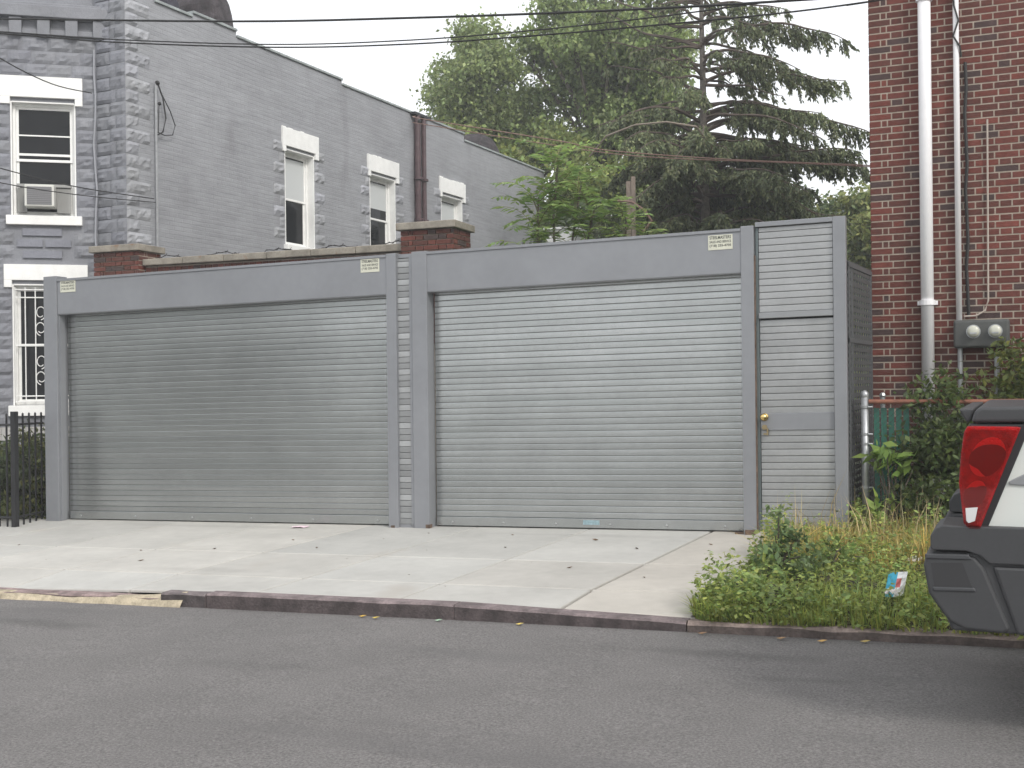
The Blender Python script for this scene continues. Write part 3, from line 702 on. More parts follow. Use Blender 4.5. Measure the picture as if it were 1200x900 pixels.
g = MB(gf); g.tube([(-1.62, .005, 1.09), (-1.62, -.04, 1.09)], .014, 10); g.ball((-1.62, -.06, 1.09), .034, 14, (1, .8, 1)); g.tube([(-1.62, .006, 1.09), (-1.62, -.004, 1.09)], .036, 14); g.build('knob', brass, dr, smooth=True)
g = MB(gf); g.tube([(-1.62, .005, .995), (-1.62, -.015, .995)], .024, 14); g.box(-1.60, -1.585, -.02, .0, .92, .985); g.box(-1.63, -1.585, -.016, .0, .925, .94)
g.build('lock', mat('dull_brass', (.33, .26, .15), .4, metal=.8), dr)
g = MB(gf); g.box(-1.66, -.985, .10, .12, 0, 2.86); g.build('backing', dark, db)
# concrete step under the door
g = MB(gf); g.box(-1.70, -.6, -.10, .3, -.1, .028); g.build('threshold', concrete, db)
# slatted screen running back to the brick house
sc = thing('side_screen', 'dark see-through slatted steel screen running back from the doorway to the brick house', 'screen', (-.85, 11.5, .2))
sx = -.872
scf = lambda u, d, h: (u+(d-11.0)*.115, d, h)
g = MB(scf)
zb, zt_ = .15, 2.69
for k in range(42): zz = zb+k*.0615; g.box(sx-.004, sx+.004, 11.03, 12.22, zz, zz+.036, (.75, .75, .75))
g.build('slats', mat('dark_screen', (.075, .08, .08), .5), sc)
g = MB(scf)
for yy in (11.03, 11.16, 12.14): g.box(sx-.012, sx+.012, yy, yy+.04, zb, zt_-.02)
for yy in np.linspace(11.25, 12.05, 8): g.box(sx-.006, sx+.006, yy, yy+.014, zb, zt_-.04)
g.box(sx-.014, sx+.014, 11.03, 12.2, zt_-.04, zt_); g.box(sx-.014, sx+.014, 11.03, 12.2, 1.95, 1.99); g.build('screen_frame', mat('dark_screen_frame', (.10, .105, .11), .5), sc)

# ------------------------------------------------------------------ picket fence (left)
pf = thing('picket_fence', 'black iron picket fence turning the corner beside the leftmost gate post', 'fence', (-10.3, 10.5, 0))
c0, c1 = (-10.25, 11.0), (-10.06, 10.35)
def zf(x): return GZ(x)+.19
def picket(x, y):
    g = MB(); z_ = zf(x); g.box(x-.008, x+.008, y-.008, y+.008, z_-.02, z_+1.27); g.ball((x, y, z_+1.28), .014, 6, (1, 1, 1.8)); g.build('picket', iron, pf)
for k in range(5): t = k/4.6+.06; picket(c0[0]+(c1[0]-c0[0])*t, c0[1]+(c1[1]-c0[1])*t)
for k in range(1, 24): picket(c1[0]-.115*k, c1[1]+.0*k)
g = MB()
for hh in (.10, 1.17): 
    g.tube([(c0[0], c0[1], zf(c0[0])+hh), (c1[0], c1[1], zf(c1[0])+hh)], .014, 6); g.tube([(c1[0], c1[1], zf(c1[0])+hh), (c1[0]-2.9, c1[1], zf(c1[0]-2.9)+hh)], .014, 6)
g.build('rail', iron, pf)
g = MB(); g.box(c1[0]-.03, c1[0]+.03, c1[1]-.03, c1[1]+.03, zf(c1[0])-.05, zf(c1[0])+1.32); g.build('corner_post', iron, pf)
g = MB(); g.tube([(-10.35, 11.6, .1), (-10.15, 11.2, 1.25)], .02, 6)
g.tube([(-10.6, 11.9, .1), (-10.25, 11.3, 1.2)], .018, 6); tag(g.build('leaning_branches', bark), 'two bare dark sticks leaning behind the picket fence', 'sticks')

# ------------------------------------------------------------------ chain-link fence (right)
cf = thing('chain_link_fence', 'low chain-link fence with a rusty top rail in front of the shrubs', 'fence', (-.4, 11.2, .2))
def fpost(x, y, h): 
    g = MB(); z_ = SZ(x, y); g.tube([(x, y, z_-.1), (x, y, h)], .034, 12); g.ball((x, y, h+.02), .04, 10, (1, 1, 1.2)); p = g.build('post', galvp, cf, smooth=True)
    for zz in (h-.1, h-.35, 1.0, .6): g = MB(); g.tube([(x, y, zz), (x, y, zz+.022)], .039, 12); g.tube([(x+.03, y-.03, zz+.01), (x+.07, y-.02, zz+.01)], .008, 5); g.build('clamp', galvp, p)
fpost(-.735, 11.1, 1.44)
g = MB(); g.tube([(-.60, 11.55, .2), (-.60, 11.55, 1.43)], .024, 10); g.ball((-.60, 11.55, 1.45), .032, 8); g.build('post', galvp, cf)
g = MB(); g.tube([(-.70, 11.1, 1.40), (.3, 11.12, 1.395), (3.2, 11.2, 1.42)], .020, 8); g.build('top_rail', rustr, cf)
g = MB(); g.tube([(-.735, 11.1, 1.39), (-.60, 11.55, 1.39)], .017, 6); g.build('return_rail', galvp, cf)
vs = []; g = MB()
for k in range(-26, 70):
    x0 = -.70+k*.055
    for sg in (1, -1):
        pa, pb = x0, x0+sg*1.15
        lo, hi = -.70, 2.9; z0, z1 = .25, 1.40
        if sg < 0: pa += 0
        def clip(x): return max(lo, min(hi, x))
        xa, xb = clip(pa), clip(pb)
        if abs(xb-xa) < .02: continue
        za = z0+(xa-pa)/(pb-pa)*(z1-z0); zc = z0+(xb-pa)/(pb-pa)*(z1-z0)
        g.tube([(xa, 11.12, za), (xb, 11.12+.004*sg, zc)], .0017, 3, cap=False)
g.build('wire_mesh', mat('dull_mesh', (.10, .11, .11), .6, metal=.4), cf)
g = MB()
for k in range(5): g.box(-.66+.065*k, -.61+.065*k, 11.16, 11.163, .3, 1.34)
g.build('privacy_slat', greenslat, cf)

# ------------------------------------------------------------------ foliage
def leafcols(n, base, var=.35, yell=.25):
    g = np.clip(rng.normal(1, var, n), .35, 2)[:, None]; y = rng.uniform(0, yell, n)[:, None]
    c = np.array(base)[None]*g; c[:, 0:1] *= (1+y*1.6); c[:, 1:2] *= (1+y*.5); return np.clip(c, .003, 1)
def crown(clumps, per, size, sub=.34, flat=.75):
    P = []; G = []
    for (x, y, z, r, *rest) in clumps:
        n = max(6, int(per*r**2)); ns = max(3, n//26)
        d = unit(rng.normal(size=(ns, 3))); rad = r*(.45+.62*rng.random(ns)**.6)[:, None]
        cs = np.array([x, y, z])+d*rad*np.array([1, 1, flat]); tone = rng.uniform(.68, 1.3, ns)
        idx = rng.integers(0, ns, n); p = cs[idx]+rng.normal(size=(n, 3))*sub*np.array([.55, .55, .4])*(.6+.5*r)
        P.append(p); G.append(tone[idx])
    return np.concatenate(P), np.concatenate(G)
def limb_tree(name, label, base, top, clumps, per, lsize, col, group=None, trunk_r=.2, sub=.34, kind='tree', yell=.15, wratio=.62):
    t = thing(name, label, kind, base, group)
    g = MB(); b = Vector(base); tp = Vector(top)
    g.tube([b+(tp-b)*k/8+Vector((.10*sin(k*1.7), .08*cos(k), 0)) for k in range(9)], [trunk_r*(1-.085*k) for k in range(9)], 8)
    g.build('trunk', bark, t)
    g = MB()
    for (x, y, z, r, *_) in clumps:
        q = min(.85, max(.25, (z-b.z)/(tp.z-b.z)*.72)); s0 = b+(tp-b)*q; e = Vector((x, y, z)); m_ = (s0+e)/2+Vector((0, 0, .15))
        g.tube([s0, m_, e], [trunk_r*.35, trunk_r*.22, trunk_r*.08], 6)
        for k in range(5):
            d = Vector(rng.normal(size=3)).normalized()*r*.9; g.tube([m_.lerp(e, .5), e+d*.5, e+d], [trunk_r*.09, trunk_r*.05, .006], 4)
    g.build('limb', bark, t)
    P, G = crown(clumps, per, lsize, sub); n = len(P)
    D = rng.normal(size=(n, 3))+np.array([0, 0, -.5]); N = rng.normal(size=(n, 3))*.7+np.array([0, 0, 1.])
    L = lsize*rng.uniform(.65, 1.25, n); V, F = leaf_quads(P, D, L, L*wratio, N)
    npmesh('crown', V, F, leafcols(n, col, .22, yell)*G[:, None], leafm, t); return t
GREEN = (.085, .135, .045)
def clumpset(cx, cy, cz, rx, ry, rz, n, rmin, rmax, seed):
    r = np.random.default_rng(seed); out_ = []
    for k in range(n):
        d = r.normal(size=3); d /= np.linalg.norm(d); q = r.random()**.45
        out_.append((cx+d[0]*rx*q, cy+d[1]*ry*q, cz+d[2]*rz*q, r.uniform(rmin, rmax)))
    return out_
limb_tree('broadleaf_tree', 'rounded green broadleaf tree rising directly above the far end of the grey house', (-13.0, 32, -.5), (-13.1, 32, 11.3),
          clumpset(-12.9, 32, 9.6, 1.7, 1.8, 2.3, 26, .5, .85, 1)+[(-14.2, 32, 10.3, .6), (-13.4, 32, 11.6, .5), (-14.3, 32, 9.3, .5)], 2500, .15, (.25, .33, .14), 'broadleaf trees behind the lot', .22)
limb_tree('broadleaf_tree', 'tallest broadleaf tree, its crown running out of the top of the picture', (-9.6, 32.5, -.5), (-9.4, 32.5, 12.8),
          clumpset(-9.3, 32.5, 10.4, 2.5, 2.0, 3.3, 46, .5, .95, 2)+[(-11.2, 32, 11.8, .6), (-10.8, 32, 12.6, .6), (-7.4, 32, 11.6, .5)], 2300, .16, (.25, .34, .135), 'broadleaf trees behind the lot', .3)
limb_tree('broadleaf_tree', 'lower yellow-green tree peeping over the end of the grey house roof', (-12.3, 31, -.5), (-12.2, 31, 8),
          clumpset(-12.4, 30.5, 7.6, 2.4, 1.2, 1.3, 24, .4, .7, 3)+clumpset(-9.0, 30.5, 6.6, 2.6, 1.2, 1.9, 20, .4, .8, 4), 2200, .16, (.21, .29, .10), 'broadleaf trees behind the lot', .2, yell=.3)
limb_tree('broadleaf_tree', 'small distant treetop peeping over the parapet beside the twin downpipes', (-15.6, 33, -.5), (-15.4, 33, 9),
          clumpset(-15.0, 33, 9.1, 1.1, 1.0, .7, 8, .35, .6, 5), 2200, .15, (.12, .19, .075), 'broadleaf trees behind the lot', .16)
limb_tree('broadleaf_tree', 'pale green tree filling the gap between the doorway and the brick house', (-1.9, 34, -.5), (-1.9, 34, 6),
          clumpset(-2.0, 34, 4.7, 2.5, 1.6, 2.3, 40, .5, .8, 6)+clumpset(-2.0, 33, 1.6, 3.5, 1.2, 1.8, 30, .6, .9, 61), 2200, .17, (.22, .30, .12), 'broadleaf trees behind the lot', .2, yell=.4)
limb_tree('shrub_tree', 'dark low foliage behind the right shutter below the spruce', (-6.6, 28, -.5), (-6.4, 28, 4.5),
          clumpset(-6.0, 27, 4.3, 3.6, 1.2, 1.9, 46, .5, .85, 8), 2000, .16, (.12, .17, .09), None, .15)

# spruce
def spruce(base, ztop):
    t = thing('spruce_tree', 'tall ragged dark spruce with long drooping boughs above the right shutter', 'tree', base)
    g = MB(); b = Vector(base); H_ = ztop-b.z
    g.tube([(b.x-.12*k/12*1.0, b.y, b.z+H_*k/12) for k in range(13)], [.17*(1-k/13.5) for k in range(13)], 8); g.build('trunk', mat('spruce_bark', (.17, .15, .13), .95, var=.3, vscale=12), t)
    g = MB(); P = []; D = []; L = []; T = []
    def bough(z0, az, ln, droop, dens, rise=.15):
        rise = random.uniform(-.05, .3)
        x0, y0 = b.x-.12*(z0-b.z)/H_, b.y; ca, sa = cos(az), sin(az); pts = []; n_ = 14
        for i in range(n_+1):
            q = i/n_; wb = .05*ln*noise.noise(Vector((q*3, z0*3, az))); pts.append(Vector((x0+ca*ln*q-sa*wb, y0+sa*ln*q+ca*wb, z0+wb*1.2+ln*(rise*sin(q*pi*.6)-droop*q*q+.10*max(0, q-.75)))))
        g.tube(pts, [.045*(1-.85*i/n_)*(.5+ln/5) for i in range(n_+1)], 5)
        tn = int(ln*24*dens); tone = random.uniform(.75, 1.25)
        for k in range(tn):
            q = random.uniform(.18, 1)**.8; i = min(n_-1, int(q*n_)); p = pts[i].lerp(pts[i+1], q*n_-i)
            sg = random.choice((-1, 1)); side = Vector((-sa, ca, 0))*sg; tl = random.uniform(.25, .62)*(1.15-.6*q)*min(1.2, ln/2.4)
            dr_ = (side*random.uniform(.2, .9)+Vector((ca, sa, 0))*random.uniform(.1, .8)+Vector((0, 0, -random.uniform(.5, 2.2)))).normalized()
            e = p+dr_*tl
            if k % 3 == 0: g.tube([p, p.lerp(e, .6)+Vector((0, 0, .02)), e], [.008, .005, .003], 3, cap=False)
            m_ = int(tl*78)
            for _ in range(m_):
                s_ = random.random(); c_ = p.lerp(e, s_); P.append(c_+Vector((random.gauss(0, .012), random.gauss(0, .012), random.gauss(0, .012))))
                D.append(dr_*1.1+Vector((random.gauss(0, .45), random.gauss(0, .45), random.gauss(0, .45)-.15))); L.append(random.uniform(.07, .13)); T.append(tone*random.uniform(.7, 1.3))
    z = 3.0
    while z < ztop-.3:
        f = (z-3)/(ztop-3); nb = 9 if f < .5 else 5
        for k in range(nb):
            az = random.uniform(0, 2*pi); ln = (3.3-2.1*f)*random.uniform(.6, 1.1)
            if f > .45: ln *= .85
            bough(z+random.uniform(-.15, .15), az, ln, random.uniform(.16, .42), 1.1 if f < .45 else .38)
        z += .30 if f < .5 else .42
    for z0, az, ln, dr_, dn in ((8.75, -.1, 3.0, .34, .9), (8.1, .1, 2.9, .16, 1.0), (7.4, -.2, 2.5, .24, 1.0), (6.9, 0, 3.5, .30, 1.1), (6.55, .15, 3.3, .26, 1.0), (5.9, -.1, 3.2, .16, 1.2),
                                (7.9, .3, 2.6, .3, .9), (7.15, -.35, 2.7, .38, 1.0), (6.3, .35, 2.9, .3, 1.1), (8.45, -.4, 2.3, .4, .8), (9.1, .3, 2.2, .35, .8), (7.6, pi*1.5, 2.0, .3, 1.), (6.8, pi*1.55, 2.4, .35, 1.1), (6.1, pi*1.5, 2.6, .3, 1.1), (7.2, pi*1.25, 2.3, .35, .9), (9.5, -.1, 1.9, .25, .7), (8.3, pi+.1, 2.1, -.12, .25), (7.7, pi-.2, 2.3, -.10, .3), (9.0, pi+.3, 2.3, -.42, .22), (8.6, pi-.1, 2.5, -.30, .22)):
        bough(z0, az, ln, dr_, dn)
    g.build('bough', mat('spruce_twig', (.11, .085, .07), .9), t)
    P = np.array([tuple(p) for p in P]); D = np.array([tuple(p) for p in D]); L = np.array(L); n = len(P)
    V, F = leaf_quads(P, D, L, .034+.014*rng.random(n)); c = leafcols(n, (.14, .185, .10), .25, .25)*np.array(T)[:, None]
    npmesh('needles', V, F, c, needm, t); print('needles', n)
spruce((-4.72, 24.2, -.4), 11.6)
g = MB(); g.tube([(-6.5, 21.5, 6.0), (-6.1, 21.3, 6.33), (-5.5, 21.2, 6.47), (-4.9, 21.2, 6.47), (-4.4, 21.5, 6.40), (-4.3, 22.5, 6.2), (-4.8, 24.1, 6.0)], .018, 5)
tag(g.build('bare_branch', mat('bare_bark', (.25, .21, .17), .9)), 'long pale bare branch arching left from the spruce trunk', 'branch')
g = MB(); g.tube([(-5.25, 19, 4.70), (-5.0, 19, 4.66), (-4.78, 19, 4.50), (-4.66, 19, 4.32), (-4.85, 19, 4.1), (-4.95, 19, 2.0)], .025, 5)
tag(g.build('bent_branch', oldw), 'brown bent dead branch just above the middle of the right shutter hood', 'branch')

# tree of heaven: compound fronds
def frond(P, D, L, W, T, g, p0, az, ln, elev, tone, pairs=12, lf=.135):
    ca, sa = cos(az), sin(az); pts = []; n_ = 10; q0 = elev
    p = Vector(p0); pts = [p.copy()]
    for i in range(n_):
        e = q0-1.5*(i/n_)**1.3*random.uniform(.8, 1.2)*.75; p = p+Vector((ca*cos(e), sa*cos(e), sin(e)))*ln/n_; pts.append(p.copy())
    g.tube(pts, [.006-.0004*i for i in range(n_+1)], 3, cap=False)
    for k in range(pairs):
        q = .16+.84*k/(pairs-1); i = min(n_-1, int(q*n_)); c = pts[i].lerp(pts[i+1], min(1, q*n_-i)); tan = (pts[i+1]-pts[i]).normalized()
        sidev = tan.cross(Vector((0, 0, 1))).normalized()
        for sg in (-1, 1):
            P.append(c); D.append(sidev*sg+tan*.45+Vector((0, 0, random.uniform(-.45, .0)))); l_ = lf*(1-.45*abs(q-.4))*random.uniform(.85, 1.15); L.append(l_); W.append(l_*.37); T.append(tone*random.uniform(.8, 1.2))
    P.append(pts[-1]); D.append(pts[-1]-pts[-2]); L.append(lf*.7); W.append(lf*.22); T.append(tone)
def heaven(label, base, ztop, nf, ln, lf=.135, col=(.10, .165, .05), stems=None):
    t = thing('sumac_tree', label, 'tree', base); g = MB(); P, D, L, W, T = [], [], [], [], []
    stems = stems or [(base[0], base[1], ztop)]
    g2 = MB()
    for (sx_, sy_, sz) in stems:
        b = Vector(base); tp = Vector((sx_, sy_, sz)); pts = [b.lerp(tp, k/6)+Vector((.04*sin(k*2+sx_), 0, 0)) for k in range(7)]
        g2.tube(pts, [.035-.004*k for k in range(7)], 6)
        for k in range(nf):
            q = 1-.62*(k/nf)**1.1; zz = b.lerp(tp, q); az = k*2.399+sx_; e = .95-1.0*(1-q)/.62+random.uniform(-.15, .2)
            frond(P, D, L, W, T, g, zz, az, ln*random.uniform(.75, 1.15)*(.75+.4*(1-q)), e, random.uniform(.75, 1.3), lf=lf)
    g2.build('trunk', bark, t); g.build('leaf_stalk', mat('stalk', (.16, .15, .06), .7), t)
    P = np.array([tuple(p) for p in P]); D = np.array([tuple(p) for p in D]); n = len(P)
    V, F = leaf_quads(P, D, np.array(L), np.array(W), np.array([[0, 0, 1.]])+rng.normal(size=(n, 3))*.18, .05)
    npmesh('leaflets', V, F, leafcols(n, col, .12, .25)*np.array(T)[:, None], leafm, t)
heaven('feathery young tree of heaven standing just behind the right shutter hood', (-4.75, 14.1, .1), 4.25, 40, .85, .17, col=(.25, .39, .14), stems=[(-4.72, 14.1, 4.45), (-4.45, 14.2, 4.15), (-4.95, 14.0, 4.0), (-4.25, 14.1, 3.8)])
heaven('smaller feathery sapling just right of the young tree of heaven', (-3.85, 14.3, .1), 3.75, 34, .65, .15, col=(.27, .41, .14), stems=[(-3.88, 14.3, 3.7), (-3.6, 14.3, 3.45)])

# wooden post and far white house behind the leaves
wp = MB(); wp.box(-5.37, -5.29, 20, 20.08, 0, 5.20); wp.box(-5.28, -5.22, 20, 20.08, 0, 5.28); tag(wp.build('wooden_post', wood), 'weathered wooden post sticking up among the leaves left of the spruce', 'post')
wh = thing('distant_house', 'small patch of a white house glimpsed through the leaves above the right shutter', 'house', (-7.5, 25, 0))
g = MB(); g.box(-8.62, -7.95, 25, 27, 0, 5.12); g.build('wall', white, wh); g = MB(); g.box(-8.66, -7.91, 24.95, 27.05, 5.122, 5.17); g.build('roof', white, wh)
g = MB(); g.box(-8.45, -8.25, 24.98, 24.998, 3.6, 4.8); g.build('window', glass, wh)

# ------------------------------------------------------------------ verge grass and weeds
def vergeX(y): return -1.56+.07*(y-7.5)+.05*sin(y*3.1)+.10*noise.noise(Vector((y*2.3, 0, 0)))+.05*noise.noise(Vector((y*9, 1, 0)))+.14*max(0, (7.62-y)/.2)**2
def region(n, yr=(7.47, 12.1), xmax=4, bias=1.6):
    y = rng.uniform(*yr, n); x = np.array([vergeX(q) if q < 10.75 else -.83 for q in y]); 
    x = x+(xmax-x)*rng.random(n)**bias; return x, y
def blades(name, n, h, col, yr, xmax, label, yell=.45, lean=.75, width=.005, bias=1.6, hfn=None):
    x, y = region(n, yr, xmax, bias); k = 7; hh = h*rng.uniform(.4, 1.25, n)
    clump = np.array([noise.noise(Vector((a*2.2, b*2.2, 7))) for a, b in zip(x, y)])
    hh *= np.clip(1+1.1*clump, .35, 2)
    if hfn is not None: hh *= hfn(x, y)
    z = np.array([VZ(a, b) for a, b in zip(x, y)]); az = rng.uniform(0, 2*pi, n); le = np.abs(rng.normal(0, lean, n))
    fr = np.clip((7.75-y)/.3, 0, 1); dx, dy = np.cos(az)*le, np.sin(az)*le-fr*.9; sxn, syn = -np.sin(az), np.cos(az); w_ = width*rng.uniform(.6, 1.5, n)
    def pt(q, s): return np.stack([x+dx*hh*q*q+sxn*w_*s, y+dy*hh*q*q+syn*w_*s, z+hh*q*(1-.22*le*q)], 1)
    V = np.stack([pt(0, 1), pt(0, -1), pt(.55, -.8), pt(.55, .8), pt(1, .0), pt(1, .1)], 1).reshape(-1, 3)
    i = np.arange(n)[:, None]*6; F = np.concatenate([i+np.array([[0, 1, 2, 3]]), i+np.array([[3, 2, 5, 4]])], 1).reshape(-1, 4)
    c = np.repeat(leafcols(n, col, .25, yell)*(1+.25*clump[:, None]), 2, 0); o = npmesh(name, V, F, c, grassm)
    return tag(o, label, 'grass', kind='stuff')
blades('grass', 19000, .13, (.25, .36, .10), (7.43, 9.4), 3.2, 'short green grass thick along the kerb of the verge', hfn=lambda x, y: np.clip(1.0-.25*(y-7.5), .5, 1))
blades('tall_grass', 14000, .21, (.28, .31, .12), (9.0, 11.9), 2.6, 'taller yellowing grass between the doorway and the shrubs', yell=.7, bias=1.3)
blades('dry_grass', 480, .46, (.42, .37, .22), (9.7, 11.0), 1.2, 'straw coloured dry grass stems in front of the chain-link fence', yell=.2, lean=.45, width=.0035, bias=1.1)
x, y = region(42000, (7.40, 11.8), 3.0); z = np.array([VZ(a, b) for a, b in zip(x, y)])+rng.uniform(.01, .16, len(x))*np.clip(1+np.array([noise.noise(Vector((a*3.1, b*3.1, 1)))+.7*noise.noise(Vector((a*7, b*7, 5))) for a, b in zip(x, y)])*2.2, .15, 3.2)
P = np.stack([x, y, z], 1); D = rng.normal(size=P.shape)*np.array([1, 1, .35]); Lf = rng.uniform(.02, .055, len(x))
V, F = leaf_quads(P, D, Lf, Lf*.6, rng.normal(size=P.shape)*.5+np.array([0, 0, 1]))
tag(npmesh('ground_cover', V, F, leafcols(len(x), (.22, .34, .105), .3, .5), leafm), 'small broad-leaved weeds mixed through the verge grass', 'weeds', kind='stuff')

def bush(name, label, base, clumps, per, ls, col, stems=10, group=None, sub=.2, yell=.3, cat='plant', wr=.5):
    t = thing(name, label, cat, base, group); g = MB(); b = Vector(base)
    for (x, y, z, r, *_) in clumps:
        for k in range(max(1, stems//len(clumps))):
            e = Vector((x, y, z))+Vector(rng.normal(size=3))*r*.4; g.tube([b+Vector((random.gauss(0, .05), random.gauss(0, .05), 0)), (b+e)/2+Vector((0, 0, .08)), e], [.010, .007, .003], 4)
    g.build('stem', bark, t)
    P, G = crown(clumps, per, ls, sub); n = len(P); D = rng.normal(size=(n, 3))+np.array([0, 0, -.25]); N = rng.normal(size=(n, 3))*.6+np.array([0, 0, 1.])
    L_ = ls*rng.uniform(.6, 1.3, n); V, F = leaf_quads(P, D, L_, L_*wr, N); npmesh('leaves', V, F, leafcols(n, col, .2, yell)*G[:, None], leafm, t); return t
bush('weed_plant', 'dark bushy weed standing on the tip of the verge in front of the door', (-1.17, 8.45, .13), [(-1.17, 8.45, .30, .17), (-1.19, 8.45, .47, .11), (-1.18, 8.45, .62, .06), (-1.02, 8.4, .30, .13), (-1.02, 8.45, .44, .07)], 11000, .06, (.15, .23, .10), 16, sub=.10, yell=.15)
bush('climbing_shrub', 'dense dark shrub climbing the chain-link fence below the white drain pipe', (-.15, 11.5, .2), [(-.12, 11.2, 1.38, .22), (-.22, 11.1, 1.05, .26), (.05, 11.2, .95, .34), (-.05, 11.25, 1.58, .13), (-.12, 11.05, .6, .32), (-.3, 11.2, .62, .26), (.3, 11.2, .7, .4), (.35, 11.4, 1.15, .3), (-.2, 11.0, .35, .2)], 9500, .075, (.085, .135, .045), 24, sub=.2)
bush('shrub', 'leafy shrub reaching up around the electric meters', (.75, 11.6, .2), [(.55, 11.75, 1.5, .26), (.85, 11.6, 1.6, .36), (1.0, 11.6, 1.9, .26), (.65, 11.5, 1.1, .4), (1.2, 11.5, 1.3, .4), (.55, 11.8, 1.85, .14), (.9, 11.3, .7, .45)], 8500, .08, (.12, .175, .05), 24, sub=.22, yell=.5)
bush('shrub', 'shrub behind the parked vehicle beyond the electric meters', (2.0, 11.6, .2), clumpset(2.1, 11.5, 1.0, .9, .4, .7, 8, .3, .45, 12), 6500, .08, (.09, .14, .05), 16, sub=.22)
bush('pokeweed', 'bright broad-leaved plant in front of the green fence slats', (-.50, 10.95, .2), [(-.50, 10.95, .92, .13), (-.38, 10.95, .88, .12), (-.60, 10.95, .9, .08)], 2300, .13, (.20, .33, .08), 8, sub=.11, yell=.2, wr=.42)
bush('pokeweed', 'low bright broad-leaved plant at the foot of the galvanised fence post', (-.58, 10.85, .2), [(-.58, 10.85, .42, .12), (-.50, 10.85, .52, .08)], 2300, .12, (.22, .34, .08), 6, sub=.1, yell=.2, wr=.42)
bush('shrub', 'dark shrub behind the picket fence beneath the grilled window', (-10.75, 11.9, .05), clumpset(-11.0, 11.7, .5, .7, .4, .45, 11, .22, .34, 14)+[(-10.42, 11.3, .7, .2), (-10.45, 11.2, .4, .25), (-10.4, 11.2, .2, .25), (-10.6, 11.0, .25, .25)], 8000, .075, (.075, .11, .04), 20, sub=.18, yell=.6)
bush('shrub', 'darker shrub behind the far left end of the picket fence', (-12.2, 11.7, .03), clumpset(-11.6, 11.1, .5, 1.1, .4, .4, 14, .24, .36, 15), 7500, .075, (.06, .09, .04), 20, sub=.18)
bush('broadleaf_weed', 'pale broad-leaved weed sprawling at the left tip of the verge', (-1.38, 7.95, .1), [(-1.38, 7.95, .20, .08), (-1.28, 7.9, .22, .08), (-1.42, 8.05, .22, .06)], 3600, .085, (.30, .42, .16), 6, sub=.1, yell=.1, wr=.6)
bush('broadleaf_weed', 'pale broad-leaved weed sprawling below the dark bushy weed', (-1.12, 7.9, .1), [(-1.12, 7.9, .19, .09), (-1.0, 7.85, .19, .08)], 3600, .09, (.30, .42, .15), 6, sub=.1, yell=.1, wr=.6)
bush('broadleaf_weed', 'leafy weed growing between the dark bushy weed and the dry grass', (-.85, 8.9, .13), [(-.85, 8.9, .30, .12), (-.7, 8.95, .26, .11)], 5200, .07, (.17, .26, .08), 8, sub=.1, yell=.2, wr=.5)
# tiny flower / pale weed tuft
bush('pale_weed', 'pale grey-green tuft of weed in front of the dark shrub', (-.13, 10.9, .3), [(-.13, 10.9, .62, .11)], 9000, .05, (.45, .48, .45), 4, sub=.08, yell=.1)

# ------------------------------------------------------------------ litter
def crumple(name, loc, w_, l_, h_, rot, m, label, cat, seed, cols=None):
    g = MB(); n_ = 8; vs = []; fs = []; cc = []
    for i in range(n_+1):
        for j in range(n_+1):
            a, b = i/n_-.5, j/n_-.5; q = noise.noise(Vector((a*4, b*4, seed)))
            X, Y = a*w_*(1+.2*q), b*l_*(1+.2*q); vs.append((loc[0]+X*cos(rot)-Y*sin(rot), loc[1]+X*sin(rot)+Y*cos(rot), loc[2]+h_*(.5+q)*(1-4*a*a*.6)+.004))
    for i in range(n_):
        for j in range(n_): A = i*(n_+1)+j; g_ = (A, A+n_+1, A+n_+2, A+1); fs.append(g_); cc.append(cols(i/n_, j/n_) if cols else (1, 1, 1))
    g.add(vs, fs); g.c = cc; return tag(g.build(name, m, smooth=False), label, cat)
colm = mat('printed_wrapper', (1, 1, 1), .3, col=True)
def bagc(a, b):
    if a < .38: return (.03, .38, .55)
    if .45 < a < .7 and .3 < b < .65: return (.6, .15, .15)
    return (.8, .8, .82)
def standing(name, loc, w_, h_, m, label, cat, cols):
    g = MB(); n_ = 8; vs = []; fs = []; cc = []
    for s_ in (0, 1):
        for i in range(n_+1):
            for j in range(n_+1):
                a, b = i/n_-.5, j/n_; q = noise.noise(Vector((a*5, b*5, 3+s_))); pf_ = (1-4*a*a)*.03*(1.2-b)*(1 if s_ else -1)
                vs.append((loc[0]+a*w_+.03*b, loc[1]+pf_+q*.012+b*.05, loc[2]+b*h_+.12*w_*a))
        o_ = s_*(n_+1)**2
        for i in range(n_):
            for j in range(n_): A = o_+i*(n_+1)+j; fs.append((A, A+n_+1, A+n_+2, A+1)); cc.append(cols(i/n_, j/n_))
    g.add(vs, fs); g.c = cc; return tag(g.build(name, m), label, cat)
standing('snack_bag', (-.36, 7.95, .18), .12, .15, colm, 'blue and white crumpled snack bag standing in the verge grass', 'litter', bagc)
crumple('paper_scrap', (-.36, 7.86, .20), .09, .06, .05, .4, colm, 'small white paper scrap lying against the blue snack bag', 'litter', 5, lambda a, b: (.75, .7, .68))
crumple('flyer', (-6.52, 10.72, SZ(-6.5, 10.72)), .17, .12, .012, .2, colm, 'pale pink flyer lying at the foot of the left shutter', 'litter', 6, lambda a, b: (.8, .62, .68))
crumple('paper_scrap', (-.66, 9.05, .21), .16, .09, .05, .7, colm, 'dirty white scrap half buried in the middle of the verge', 'litter', 8, lambda a, b: (.6, .57, .5))
crumple('paper_scrap', (-.25, 9.3, .21), .14, .09, .05, 1.2, colm, 'dirty white scrap nearest the parked vehicle on the verge', 'litter', 9, lambda a, b: (.55, .53, .48))
leafbrown = mat('dead_leaf', (.13, .085, .05), .8, var=.3, vscale=40)
